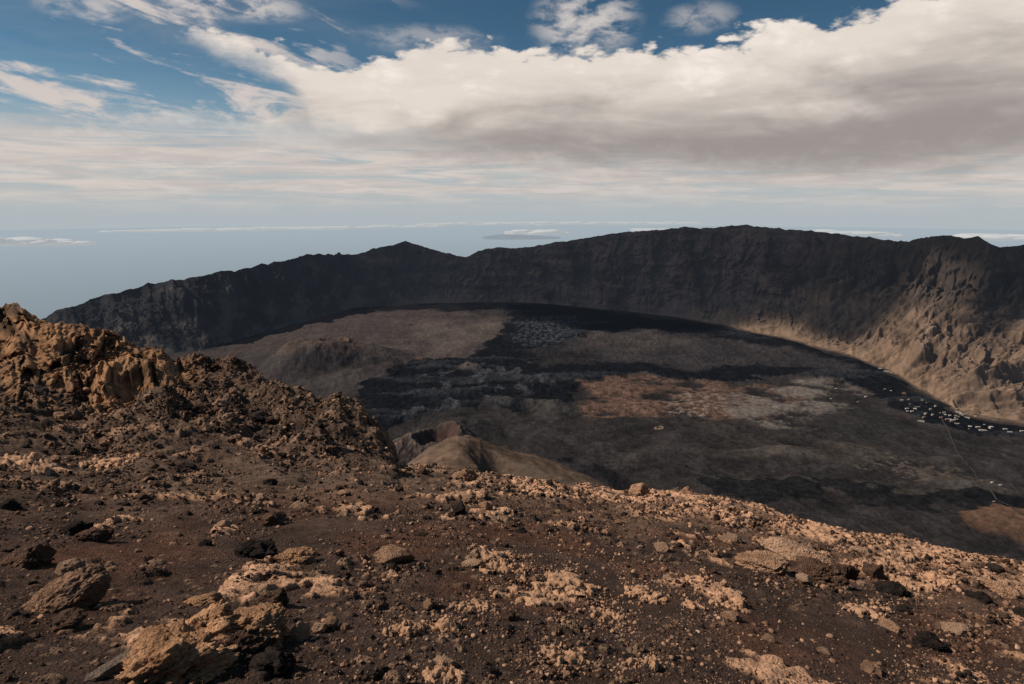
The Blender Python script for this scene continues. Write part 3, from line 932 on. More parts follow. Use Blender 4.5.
def build_foreground():
    TH, RR = np.meshgrid(THF, RF)
    X, Y = RR * np.sin(TH), RR * np.cos(TH)
    rc = 27.0
    Tn = icurve(near_c, TH); Th = icurve(hill_c, TH)
    D = EYE / RR + (Tn - 2 * EYE / rc) + EYE / rc ** 2 * RR
    D = D + 0.35 * sstep(rc * 1.25, 95, RR)
    # hill on the left, rising behind the near slope
    dT = np.clip(Tn - Th, 0, 1)
    ridge_r = 37 + 2.5 * np.sin(TH * 14)
    u = np.clip((RR - 9) / (ridge_r - 9), 0, 1)
    rise = .55 * u ** 1.15 + .45 * sstep(.25, 1, u)
    cg = 1 - sstep(az_t(120, 400)[0], az_t(235, 400)[0], TH + R(1.2) * np.sin(RR * 1.3))
    uc = np.clip((RR - 29.0) / (ridge_r - 29.0), 0, 1)
    rise_c = .42 * np.clip((RR - 9) / 21, 0, 1) ** 1.3 + .58 * (.75 * uc + .25 * sstep(0, 1, uc))
    rise = rise * (1 - cg) + rise_c * cg
    rise = np.where(RR > ridge_r, 1 - 0.9 * np.clip((RR - ridge_r) / 26, 0, 1.5), rise)
    on_hill = np.clip(dT / .05, 0, 1) * sstep(13, 26, RR)
    D0 = D - dT * rise
    D = D - np.where(RR > ridge_r, D - Th - 0.02, 0) * (dT > 0) * 0 - dT * rise
    Z = -RR * D
    near = sstep(1.0, 3.0, RR)
    sc = np.clip(RR / 12, .45, 1.6)
    # broad undulation
    f0 = fbm2(X / 5.0, Y / 5.0, 4, 201)
    f1 = fbm2(X / 1.3, Y / 1.3, 5, 202)
    f2 = fbm2(X / .28, Y / .28, 4, 203)
    crag = cg * sstep(25, 30, RR) * (dT > .01)
    Z += near * (0.16 * f0 * sc + 0.055 * f1 * sc + .016 * f2 * sc)
    # broken bedrock of the hill
    bx, by = X + .35 * f1, Y + .35 * fbm2(X / 1.3 + 7, Y / 1.3, 4, 207)
    fa = fracture(bx, by * .8, 2.6, 205, .9, .35)
    fb = fracture(bx, by * .9, .95, 206, .42, .45)
    fc = fracture(X + .1 * f2, Y + .1 * f1, .36, 208, .17, .5)
    Z += on_hill * (1 - crag) * (.20 * f0 + .10 * (fa - .45) + .24 * (fb - .2) + .42 * (fc - .08))
    # the crag is a face: push it in and out instead of up and down
    AA = TH * 33.0
    wa, wz = AA + .5 * fbm2(AA / 2, Z / 2, 4, 301), Z + .5 * fbm2(AA / 2 + 9, Z / 2, 4, 302)
    ca = fracture(wa * .8 - .35 * wz, wz, 2.7, 305, 1.5, .35)
    cb = fracture(wa, wz * 1.15, 1.0, 306, .62, .5)
    cc = fracture(AA, Z, .38, 307, .22, .6)
    cbil = billow2(wa / 2.0, wz / 1.6, 5, 308, .55)
    cpit = sstep(.12, .5, fbm2(wa / 1.5, wz / 1.3, 3, 309))
    CR = crag * sstep(0, .12, rise) * (-(1.0 * ca + .9 * cb + .9 * cc) - 1.1 * cbil + 1.3 * cpit + 1.2)
    CR = CR * (1 - .75 * sstep(ridge_r - 1.2, ridge_r + .6, RR))
    Z += crag * (.10 * f0 + .10 * (fb - .2) + .25 * (fc - .08))

    # scarps: the ground drops to their right
    def plan(px, py):
        a, T = az_t(px, py)
        jj = int(np.argmin(np.abs(THF - a)))
        ok = np.where((RF > 5) & (D0[:, jj] <= T))[0]
        kk = ok[0] if len(ok) else np.argmin(D0[:, jj])
        return RF[kk] * math.sin(a), RF[kk] * math.cos(a)

    def scarp(pts, hgt, reach):
        nonlocal Z
        Q = [plan(*p) for p in pts]
        best = np.full(X.shape, 1e9); sd = np.zeros(X.shape)
        wx, wy = X + .55 * f0 + .3 * f1, Y + .5 * f1
        for (ax, ay), (bx_, by_) in zip(Q[:-1], Q[1:]):
            ex, ey = bx_ - ax, by_ - ay
            t = np.clip(((wx - ax) * ex + (wy - ay) * ey) / (ex * ex + ey * ey), 0, 1)
            dx, dy = wx - ax - ex * t, wy - ay - ey * t
            d = np.hypot(dx, dy); cr_ = ex * dy - ey * dx
            m = d < best
            best = np.where(m, d, best); sd = np.where(m, np.where(cr_ > 0, 1, -1), sd)
        # direction far -> near, so the left-hand side of travel is the right-hand side of the view
        Z += np.where(sd < 0, hgt * np.exp(-best / reach), hgt * np.exp(-best / .25)) * sstep(11, 16, RR) * (.75 + .4 * f0)
    scarp([(128, 352), (136, 370), (150, 395), (172, 420)], 1.0, 1.8)
    scarp([(215, 374), (235, 384), (262, 398), (300, 430), (330, 458)], 1.15, 1.8)
    scarp([(150, 380), (185, 398), (225, 430), (245, 448)], .8, 1.4)
    scarp([(300, 394), (335, 418), (350, 440)], .55, 1.4)
    # stones half buried in the ash
    flatn = fbm2(X / 3.0 + 11, Y / 3.0, 4, 211)
    rub = np.clip(sstep(-.35, .25, flatn), .12, 1)
    # calmer ash: bottom left, and a swale at right
    calm = np.exp(-((X - 3.4) / 1.7) ** 2 - ((Y - 5.2) / 2.0) ** 2) + .6 * np.exp(-((X + 2.6) / 1.9) ** 2 - ((Y - 4.0) / 1.5) ** 2)
    rub = rub * (1 - .75 * np.clip(calm, 0, 1))
    s1, m1, k1 = stones(X, Y, .09, 221, .55, .8)
    s2, m2, k2 = stones(X, Y, .26, 222, .45, .8)
    s3, m3, k3 = stones(X, Y, .75, 223, .38, .65)
    s4, m4, k4 = stones(X, Y, 1.9, 224, .30, .55)
    fade1 = 1 - sstep(10, 16, RR)
    mid = sstep(5, 11, RR)
    Z += near * rub * (s1 * fade1 * .8 + s2 * .8 + s3 * mid * .9 * (0.7 + .6 * f1))
    Z += on_hill * s4 * (.8 + .5 * f1) * .45
    # crust: pale ochre hardpan breaking through
    cr = fbm2(X / 1.5 + 31, Y / 1.5, 5, 231) + .45 * fbm2(X / .3, Y / .3, 3, 232)
    lift = sstep(6.5, 17, RR)
    right = sstep(-.05, .55, TH)
    thr = .64 - .42 * lift - .30 * lift * right + .16 * (TH < -.12) * lift
    crust = sstep(thr - .05, thr + .16, cr)
    Z += near * crust * (.035 + .03 * sc) * (1 + .6 * f2)
    # colour
    g = fbm2(X / 2.4 + 3, Y / 2.4, 5, 241)
    ash = C3(.057, .0370, .0290) * (1 + .25 * f1 + .25 * f2)[..., None]
    red = C3(.092, .045, .0295) * (1 + .25 * f1 + .25 * f2)[..., None]
    c = lerp3(ash, red, sstep(-.1, .5, g) * .8)
    far_tan = C3(.250, .147, .096) * (1 + .3 * f1 + .3 * f2)[..., None]
    c = lerp3(c, far_tan, np.clip(lift * (.55 + .45 * right) * sstep(-.6, .25, f0 * .6 + f1 * .8), 0, .92) * (1 - on_hill))
    tan = C3(.53, .300, .180) * (1 + .2 * f1 + .3 * f2)[..., None]
    c = lerp3(c, tan, crust * .92)

    def stonecol(m, k, w):
        nonlocal c
        col = np.where((k < .45)[..., None], C3(.040, .029, .025), np.where((k < .72)[..., None], C3(.10, .062, .043), C3(.26, .165, .105)))
        c = lerp3(c, col * (1 + .3 * f2)[..., None], m * w)
    stonecol(m1, k1, .8 * rub * fade1); stonecol(m2, k2, .8 * rub); stonecol(m3, k3, .75 * rub * mid)
    hillc = C3(.098, .064, .045) * (1 + .35 * f1 + .35 * f2 + .3 * f0)[..., None]
    hillc = lerp3(hillc, C3(.22, .14, .092) * (1 + .3 * f2)[..., None], sstep(.25, .6, cr) * .7)
    hillc = lerp3(hillc, C3(.036, .028, .024) * (1 + .3 * f2)[..., None], sstep(.1, .5, -f0 + .5 * f1) * .7)
    c = lerp3(c, hillc, on_hill * .9)
    c = lerp3(c, C3(.085, .060, .045) * (1 + .3 * f1 + .3 * f2)[..., None], .6 * sstep(9, 14, RR) * (1 - sstep(R(-8), R(0), TH)) * (1 - on_hill))
    cragc = C3(.34, .180, .092) * (1 + .3 * f1 + .25 * f2)[..., None]
    c = lerp3(c, cragc, crag * (.95 - .85 * sstep(.0, .55, fbm2(AA / 2.2, Z / 1.2, 4, 311) + .45 * cpit + .5 * sstep(-8.5, -11, Z))))
    c = np.clip(c, .006, .7)
    FG.update(Z=Z)
    Rd = RR + CR
    X, Y = Rd * np.sin(TH), Rd * np.cos(TH)
    v = np.stack([X, Y, Z], -1).reshape(-1, 3)
    m, nt = newmat('summit_ash')
    a = nt.n('ShaderNodeAttribute', attribute_name='Col').outputs['Color']
    pos = nt.n('ShaderNodeNewGeometry').outputs['Position']
    n1 = nt.noise(pos, 9.0, 8, .68); n2 = nt.noise(pos, 70.0, 5, .65); vo = nt.voro(pos, 38.0)
    k = nt.m('ADD', nt.m('MULTIPLY', n1, .5), nt.m('MULTIPLY', n2, .5))
    k = nt.rng(k, .28, .72, .45, 1.6, smooth=False)
    col = nt.mix(1.0, a, nt.xyz(k, k, k), 'MULTIPLY')
    grit = nt.rng(nt.n('ShaderNodeSeparateColor').outputs[0], .9, 1.0) if False else None
    h = nt.m('ADD', nt.m('ADD', n1, nt.m('MULTIPLY', n2, .6)), nt.m('MULTIPLY', vo.outputs['Distance'], -.5))
    finish(nt, principled(nt, col, .96, h, .9, .035, .03))
    add('slope', mesh_np('slope', v, grid_quads(len(RF), NF), mat=m, col=c.reshape(-1, 3)), kind='structure')


build_foreground()


def slope_hit(px, py):
    """where a sight line first meets the foreground slope: position and distance"""
    a, T = az_t(px, py)
    j = int(np.clip(round((a - THF[0]) / (THF[1] - THF[0])), 0, NF - 1))
    z = FG['Z'][:, j]
    ok = np.where((RF > 1.6) & (-z / RF <= T))[0]
    if not len(ok):
        return None
    k = ok[0]
    if RF[k] > 46:
        return None
    return np.array([RF[k] * math.sin(a), RF[k] * math.cos(a), z[k]]), float(RF[k])


# ------------------------------------------------------------------ rocks
def rock_shape(sub, seed, facets=9, rough=.22, scl=(1, 1, 1), pits=.0, flat=.65):
    rg = np.random.default_rng(seed)
    v, f = ICO[sub]
    p = v.copy()
    for k in range(facets):
        n = rg.normal(size=3); n /= np.linalg.norm(n)
        c = rg.uniform(.5, .85)
        d = p @ n
        p = p - np.clip(d - c, 0, None)[:, None] * n * .92
    nrm = p / np.linalg.norm(p, axis=1)[:, None]
    o = rg.uniform(0, 50, 3)
    amp = rough * fbm3(p * 1.7 + o, 5, seed % 97, .55)
    if sub >= 4:
        amp = amp + rough * .35 * (1 - 2 * np.abs(fbm3(p * 4.5 + o, 4, seed % 89, .6)))
    if pits:
        amp = amp - pits * np.clip(fbm3(p * 9 + o, 3, seed % 71, .6) - .12, 0, 1)
    p = p + nrm * amp[:, None]
    p = p * np.array(scl)
    return p, f


def rock_mat(name, base, dust, scale=9.0, dark=.58):
    m, nt = newmat(name)
    tc = nt.n('ShaderNodeTexCoord').outputs['Object']
    rnd = nt.n('ShaderNodeObjectInfo').outputs['Random']
    pos = nt.vm('ADD', tc, nt.xyz(nt.m('MULTIPLY', rnd, 31.0), 0.0, 0.0))
    n1 = nt.noise(pos, 1.6, 8, .65, .2); n2 = nt.noise(pos, scale, 6, .7); vo = nt.voro(pos, scale * 1.6)
    k = nt.m('ADD', nt.m('MULTIPLY', n1, .55), nt.m('MULTIPLY', n2, .45))
    b = nt.rng(rnd, 0.0, 1.0, .75, 1.25, smooth=False)
    c = nt.mix(nt.rng(k, .36, .64), tuple(x * dark for x in base), base)
    nz = nt.n('ShaderNodeSeparateXYZ'); nt.put(nz.inputs[0], nt.n('ShaderNodeNewGeometry').outputs['Normal'])
    up = nt.m('MULTIPLY', nt.rng(nz.outputs[2], .2, .95), nt.rng(n1, .38, .62))
    c = nt.mix(nt.m('MULTIPLY', up, .7), c, dust)
    c = nt.mix(1.0, c, nt.xyz(b, b, b), 'MULTIPLY')
    h = nt.m('ADD', nt.m('ADD', n2, nt.m('MULTIPLY', n1, .6)), nt.m('MULTIPLY', vo.outputs['Distance'], -.45))
    finish(nt, principled(nt, c, .93, h, .9, .10, .15))
    return m


M_OCH = rock_mat('rock_ochre', (.60, .310, .160), (.66, .37, .205), dark=.5)
M_TAN = rock_mat('rock_tan', (.47, .268, .163), (.55, .325, .20))
M_PAL = rock_mat('rock_pale', (.54, .33, .21), (.62, .39, .255), dark=.66)
M_BRN = rock_mat('rock_brown', (.125, .068, .046), (.22, .125, .08))
M_DRK = rock_mat('rock_dark', (.036, .026, .022), (.075, .050, .038))
M_UMB = rock_mat('rock_umber', (.24, .135, .085), (.46, .26, .155))
M_GRY = rock_mat('rock_grey', (.19, .145, .115), (.30, .21, .15), dark=.6)


def put_rock(px, py, wpx, mat, label, seed, scl=(1, 1, .6), facets=9, rough=.22, sub=5, pits=.05, sink=.3, yaw=None, tilt=(0, 0), group=None, cat='rock', name='rock'):
    hit = slope_hit(px, py)
    if hit is None:
        return None
    p, r = hit
    dist = np.linalg.norm(p)
    s = wpx / F * dist / 2
    v, f = rock_shape(sub, seed, facets, rough, scl, pits)
    me = mesh_np(name, v, tris=f, mat=mat)
    o = add(name, me, label, cat, group)
    o.scale = (s, s, s)
    a = math.atan2(p[0], p[1])
    yw = -a + (0 if yaw is None else R(yaw))
    o.rotation_euler = (R(tilt[0]), R(tilt[1]), yw)
    o.location = (p[0], p[1], p[2] + s * scl[2] * (1 - 2 * sink) * .5)
    return o


def hero_rocks():
    H = put_rock
    # ochre outcrop at the bottom edge
    H(168, 672, 96, M_OCH, 'big ochre boulder at the bottom edge, lowest lobe of the left outcrop', 301, (1, .8, .46), 8, .34, 6, .16, .36, 10, (6, -12))
    H(196, 645, 80, M_OCH, 'rounded ochre boulder forming the top left shoulder of the bottom outcrop', 302, (1, .7, .52), 8, .36, 6, .18, .34, -15, (4, -8))
    H(214, 668, 58, M_OCH, 'pitted ochre boulder in the middle of the bottom outcrop', 326, (1, .8, .55), 8, .40, 6, .20, .35, 40, (0, 6))
    H(254, 640, 76, M_OCH, 'knobbly ochre boulder at the right end of the bottom outcrop', 303, (1, .75, .46), 8, .40, 6, .20, .36, 20, (2, 8))
    H(228, 648, 36, M_TAN, 'tan boulder wedged between the two high lobes of the bottom outcrop', 327, (1, .8, .6), 8, .32, 5, .12, .35, 60)
    H(232, 662, 66, M_BRN, 'shadowed brown rock in front of the knobbly ochre boulder', 304, (1, .7, .6), 8, .30, 6, .1, .3)
    H(276, 668, 40, M_DRK, 'dark rock under the pale slab at the bottom outcrop', 305, (1, .8, .6), 8, .28, 5)
    H(302, 640, 30, M_PAL, 'pale tan upright slab right of the ochre outcrop', 306, (.75, .34, 1.05), 11, .12, 5, .02, .25, 25, (0, 18))
    H(318, 630, 15, M_PAL, 'small pale stone touching the upright slab', 307, (1, .8, .8), 9, .15, 4)
    H(331, 627, 14, M_TAN, 'second small tan stone in the row beside the upright slab', 308, (1, .9, .8), 9, .15, 4)
    H(344, 629, 12, M_TAN, 'last small tan stone in the row beside the upright slab', 309, (1, .9, .8), 9, .15, 4)
    H(120, 668, 64, M_GRY, 'long low grey slab left of the ochre outcrop', 310, (1, .35, .22), 9, .14, 5, .02, .35, 28)
    # left
    H(62, 608, 70, M_UMB, 'slanting brown boulder with a tan top and a black shadow at left', 311, (1, .62, .42), 8, .22, 6, .08, .34, 22, (6, -20))
    H(72, 622, 26, M_BRN, 'small brown rock in the shadow of the slanting brown boulder', 312, (1, .8, .5), 8, .2, 5)
    H(70, 572, 21, M_PAL, 'smooth rounded pale stone just above the slanting brown boulder', 313, (1, .8, .72), 5, .10, 5, .0, .25)
    H(256, 556, 36, M_DRK, 'black angular boulder beside the low ochre mound', 314, (1, .8, .62), 9, .24, 5, .06, .25)
    H(293, 561, 38, M_OCH, 'low ochre mound of rock right of the black boulder', 315, (1, .7, .42), 6, .24, 6, .08, .4)
    H(275, 524, 26, M_BRN, 'dark brown rock upslope of the black boulder', 316, (1, .8, .7), 8, .24, 5)
    H(223, 526, 15, M_PAL, 'whitish stone with a dark shadow beneath it on the left slope', 317, (1, .8, .6), 8, .12, 4)
    H(343, 495, 15, M_PAL, 'whitish flat-topped stone near the foot of the left hill', 318, (1, .8, .55), 8, .12, 4)
    H(75, 535, 26, M_DRK, 'dark hollow-backed rock on the shaded left slope', 319, (1, .7, .6), 8, .26, 5)
    H(95, 540, 28, M_BRN, 'brown ledge of rock on the shaded left slope', 320, (1, .6, .5), 8, .26, 5)
    H(24, 565, 40, M_BRN, 'brown rock near the left edge above the slanting boulder', 321, (1, .7, .5), 8, .26, 5)
    H(270, 602, 30, M_BRN, 'reddish brown double rock in bare ash above the outcrop', 322, (1, .6, .6), 8, .30, 5)
    H(204, 603, 34, M_OCH, 'thin ochre ledge just above the bottom outcrop', 323, (1, .5, .32), 7, .22, 5)
    # middle
    H(392, 558, 46, M_TAN, 'flat triangular tan slab lying on dark ash left of centre', 331, (1, .7, .30), 12, .10, 5, .01, .3, 10, (10, 6))
    H(475, 564, 26, M_PAL, 'pale tongue-shaped slab pointing left at the centre', 332, (1, .45, .28), 11, .10, 5, .0, .25, 5)
    H(509, 619, 22, M_BRN, 'upright reddish brown rock in ash below the central crust', 333, (.8, .7, .85), 9, .2, 5)
    H(528, 600, 12, M_GRY, 'small grey stone at the lower edge of the central crust', 334, (.8, .7, .9), 9, .14, 4)
    H(459, 512, 18, M_DRK, 'dark upright rock on the rubble right of the left hill', 335, (.9, .8, .8), 9, .22, 5)
    H(660, 550, 17, M_PAL, 'pair-topped pale stone on the rubble right of centre', 336, (1, .8, .7), 9, .18, 4)
    H(640, 493, 20, M_TAN, 'rounded tan boulder on the skyline of the slope', 337, (1, .8, .7), 6, .2, 5, .03, .3)
    H(463, 480, 24, M_TAN, 'lumpy tan boulder on the crest below the brown spur', 338, (1, .8, .75), 6, .3, 5, .08, .3)
    H(686, 494, 16, M_TAN, 'second tan boulder on the skyline, right of the rounded one', 339, (1, .8, .6), 7, .2, 5)
    # right
    H(730, 541, 20, M_PAL, 'flat pale stone at the left end of the right boulder band', 351, (1, .8, .5), 7, .14, 5)
    H(788, 556, 52, M_PAL, 'broad pale hump of rock in the right boulder band', 352, (1, .6, .42), 6, .16, 6, .03, .35)
    H(765, 566, 44, M_TAN, 'tan rock in front of the broad pale hump', 353, (1, .6, .45), 7, .26, 6, .08, .35)
    H(813, 566, 40, M_TAN, 'tan-capped rock on top of the dark boulder', 354, (1, .6, .36), 7, .2, 6, .05, .3)
    H(815, 580, 46, M_BRN, 'large dark brown boulder at the middle of the right band', 355, (1, .6, .55), 8, .24, 6, .08, .3)
    H(804, 582, 16, M_PAL, 'pale stone at the foot of the large dark brown boulder', 356, (1, .8, .55), 8, .12, 4)
    H(840, 577, 28, M_BRN, 'brown boulder right of the large dark one', 357, (1, .8, .7), 8, .26, 5)
    H(893, 593, 24, M_DRK, 'black rock put in for the dark hollow in the right-hand rubble', 358, (1, .8, .6), 8, .26, 5)  # black rock added where there is only a dark hollow
    H(957, 632, 20, M_PAL, 'pale boulder low on the right slope', 359, (1, .7, .6), 8, .18, 5)
    H(888, 628, 22, M_TAN, 'tilted tan slab below the dark hollow on the right', 360, (1, .6, .4), 9, .16, 5, .02, .3, -20)
    H(998, 590, 34, M_TAN, 'long pale tan ledge near the right edge', 361, (1, .5, .32), 7, .2, 5)
    H(860, 552, 16, M_PAL, 'lone pale stone high on the right slope', 362, (1, .7, .5), 8, .12, 4)
    H(968, 551, 14, M_PAL, 'pale stone on the right skyline', 363, (1, .7, .5), 8, .12, 4)
    H(825, 653, 12, M_PAL, 'pale pebble in the smooth ash at lower right', 364, (1, .8, .6), 8, .12, 4)
    H(768, 640, 12, M_PAL, 'whitish pebble in the ash right of centre', 365, (1, .8, .6), 8, .12, 4)
    H(928, 645, 26, M_DRK, 'dark rock in a hollow low on the right slope', 366, (1, .7, .55), 8, .26, 5)


hero_rocks()


# ochre crusts: clumps of small knobs that read as one outcrop each
def slope_z(x, y):
    a = np.arctan2(x, y); r = np.hypot(x, y)
    i = np.clip(np.searchsorted(RF, r) - 1, 0, len(RF) - 2); ti = np.clip((r - RF[i]) / (RF[i + 1] - RF[i]), 0, 1)
    q = (a - THF[0]) / (THF[1] - THF[0]); j = np.clip(np.floor(q).astype(int), 0, NF - 2); tj = np.clip(q - j, 0, 1)
    Z = FG['Z']
    return (Z[i, j] * (1 - tj) + Z[i, j + 1] * tj) * (1 - ti) + (Z[i + 1, j] * (1 - tj) + Z[i + 1, j + 1] * tj) * ti


HALO = []


def crust(px, py, wpx, hpx, n, mat, label, seed, shape=None):
    HALO.append((px, py, wpx, hpx))
    hit = slope_hit(px, py)
    up_, dn_ = slope_hit(px, py - hpx / 2), slope_hit(px, py + hpx / 2)
    if hit is None or up_ is None or dn_ is None:
        return
    p0, r0 = hit
    d0 = np.linalg.norm(p0)
    hw = wpx / F * d0 / 2
    hd = min(max(.5 * np.linalg.norm(up_[0] - dn_[0]), hw * .25), hw * 1.6)
    a = math.atan2(p0[0], p0[1])
    nx, ny = int(min(190, max(50, wpx * 2.4))), int(min(170, max(44, hpx * 3.4)))
    U, W = np.meshgrid(np.linspace(-1.35, 1.35, nx), np.linspace(-1.35, 1.35, ny))
    x = p0[0] + U * hw * math.cos(a) + W * hd * math.sin(a)
    y = p0[1] - U * hw * math.sin(a) + W * hd * math.cos(a)
    zg = slope_z(x, y)
    k = seed * 3.7
    cell = hw * .5
    px1 = d0 / F
    env = .78 - (U * U + W * W) + 1.5 * fbm2(x / cell + k, y / cell, 4, seed, .5) + .35 * fbm2(x / (px1 * 9), y / (px1 * 9), 3, seed + 5)
    if shape is not None:
        ok = np.vectorize(shape)(U, -W)
        env = env - np.where(ok, 0, .75)
    gr = .35 * billow2(x / (px1 * 7), y / (px1 * 7), 4, seed + 1, .6) + .8 * fracture(x, y, px1 * 9, seed + 2, 1.0, .3 / (px1 * 9)) * .8
    top = sstep(-.05, .55, env)
    H = px1 * (5.0 + .045 * wpx)
    z = zg - px1 * 1.5 * (1 - top) + top * (H * (.10 + .30 * np.clip(env, 0, 1.3)) + gr * px1 * 1.7)
    q = grid_quads(ny, nx)
    keep = (env.ravel()[q] > -.12).all(1)
    # one connected piece only: keep the largest island
    q = q[keep]
    par = np.arange(nx * ny)
    def find(i):
        while par[i] != i:
            par[i] = par[par[i]]; i = par[i]
        return i
    for f in q:
        r_ = find(f[0])
        for w_ in f[1:]:
            par[find(w_)] = r_
    roots = np.array([find(f[0]) for f in q])
    if not len(roots):
        return
    vals, cn = np.unique(roots, return_counts=True)
    q = q[roots == vals[np.argmax(cn)]]
    used, inv = np.unique(q, return_inverse=True)
    v = np.stack([x, y, z], -1).reshape(-1, 3)[used] - p0
    me = mesh_np('rock_outcrop', v, inv.reshape(-1, 4), mat=mat)
    add('rock_outcrop', me, label, 'rock outcrop', 'ochre crusts breaking through the ash', loc=p0)


def cru_mat():
    m, nt = newmat('crust_ochre')
    pos = nt.n('ShaderNodeNewGeometry').outputs['Position']
    n1 = nt.noise(pos, 7, 8, .65); n2 = nt.noise(pos, 60, 6, .7)
    c = nt.mix(nt.rng(n1, .35, .62), (.38, .213, .124), (.60, .345, .205))
    k = nt.rng(n2, .3, .7, .65, 1.25, smooth=False)
    c = nt.mix(1.0, c, nt.xyz(k, k, k), 'MULTIPLY')
    finish(nt, principled(nt, c, .95, nt.m('ADD', n1, n2), .9, .03, .1))
    return m


M_CRU = cru_mat()
crust(562, 582, 62, 46, 70, M_CRU, 'largest ochre crust at the centre, a broad knobbly mass', 401, lambda u, w: w > -0.9 + abs(u) * .8)
crust(540, 600, 74, 16, 40, M_CRU, 'ochre crust trailing left below the largest central crust', 402)
crust(497, 567, 40, 22, 34, M_CRU, 'ochre crust beside the pale tongue-shaped slab', 403, lambda u, w: abs(w + u * .5) < .6)
crust(520, 570, 20, 12, 14, M_CRU, 'small ochre crust between the tongue-shaped slab and the largest crust', 404)
crust(575, 596, 46, 10, 22, M_CRU, 'narrow ochre crust running right from the largest crust', 405, lambda u, w: abs(w - u * .4) < .5)
crust(608, 617, 32, 30, 40, M_CRU, 'round ochre crust right of centre in dark ash', 406)
crust(638, 592, 30, 14, 20, M_CRU, 'ochre crust upslope of the round one', 407)
crust(652, 600, 30, 10, 16, M_CRU, 'short ochre crust just right of the round one', 408)
crust(404, 626, 42, 12, 26, M_CRU, 'arched ochre crust left of centre', 409, lambda u, w: abs(w - u * u + .4) < .5)
crust(442, 626, 32, 16, 24, M_CRU, 'ochre crust next to the arched one, with a black hollow', 410)
crust(458, 607, 20, 10, 12, M_CRU, 'little ochre crust above the arched pair', 411)
crust(479, 607, 24, 14, 16, M_CRU, 'ochre crust between the arched pair and the largest crust', 412)
crust(443, 675, 38, 22, 40, M_CRU, 'ochre crust at the bottom edge left of centre', 413)
crust(565, 656, 46, 18, 34, M_CRU, 'ochre crust low at the centre with dark gaps', 414, lambda u, w: abs(u) > .15)
crust(632, 665, 18, 10, 12, M_CRU, 'small ochre crust near the bottom, right of centre', 415)
crust(652, 661, 22, 6, 10, M_CRU, 'thin ochre crust strip near the bottom, right of centre', 416)
crust(728, 607, 38, 8, 18, M_CRU, 'curved ochre crust in ash below the right boulder band', 417, lambda u, w: abs(w - u * u + .5) < .6)
crust(694, 607, 20, 6, 10, M_CRU, 'small flat ochre crust left of the curved one', 418)
crust(699, 582, 26, 8, 12, M_CRU, 'reddish ochre crust strip upslope of the curved one', 419)
crust(910, 585, 34, 14, 22, M_CRU, 'ochre crust beside the dark hollow on the right', 420)
crust(935, 580, 28, 14, 18, M_CRU, 'ochre crust among rubble right of the dark hollow', 421)
crust(865, 612, 34, 10, 18, M_CRU, 'ochre crust edging the smooth ash on the right', 422)
crust(20, 466, 60, 14, 34, M_CRU, 'ochre crust at the foot of the left crag', 423)
crust(112, 462, 40, 10, 20, M_CRU, 'ochre ledge at the foot of the left hill', 424)


# scattered stones: individuals, the largest ones seen
def scatter():
    protos = {}
    for mi, (mn, mat) in enumerate((('ochre', M_TAN), ('brown', M_BRN), ('dark', M_DRK), ('pale', M_PAL))):
        lst = []
        for k in range(5):
            v, f = rock_shape(4, 900 + mi * 20 + k, 9, .22, (1, .8 + .05 * k, .62 + .05 * k), .04)
            lst.append(mesh_np('stone', v, tris=f, mat=mat))
        protos[mn] = lst
    LAB = {'ochre': 'ochre stone among the rubble scattered over the summit slope', 'brown': 'reddish brown stone among the rubble scattered over the summit slope',
           'dark': 'blackish stone among the rubble scattered over the summit slope', 'pale': 'pale tan stone among the rubble scattered over the summit slope'}
    rg = random.Random(77)
    n = 0; tries = 0
    while n < 215 and tries < 6000:
        tries += 1
        px, py = rg.uniform(-30, 1050), rg.uniform(460, 690)
        if rg.random() < .22:
            px, py = rg.uniform(-20, 390), rg.uniform(380, 470)
        band = math.exp(-((py - (500 + max(0, px - 560) * .16)) / 40) ** 2)
        if rg.random() > .25 + .75 * band:
            continue
        if 740 < px < 870 and py > 600 and rg.random() < .8:
            continue
        if px < 330 and py > 560 and rg.random() < .7:
            continue
        hit = slope_hit(px, py)
        if hit is None:
            continue
        p, r = hit
        d = np.linalg.norm(p)
        w = min(20, 5.0 + rg.expovariate(1 / 3.4))
        s = w / F * d / 2
        t = rg.random()
        mn = 'dark' if t < .30 else 'brown' if t < .58 else 'ochre' if t < .90 else 'pale'
        o = add('stone', rg.choice(protos[mn]), LAB[mn], 'stone', mn.replace('ochre', 'ochre').strip() + ' stones scattered on the slope')
        o.scale = (s * rg.uniform(.85, 1.2), s * rg.uniform(.85, 1.2), s * rg.uniform(.8, 1.15))
        o.rotation_euler = (rg.uniform(-.4, .4), rg.uniform(-.4, .4), rg.uniform(0, 6.28))
        o.location = (p[0], p[1], p[2] + s * .12)
        n += 1


scatter()


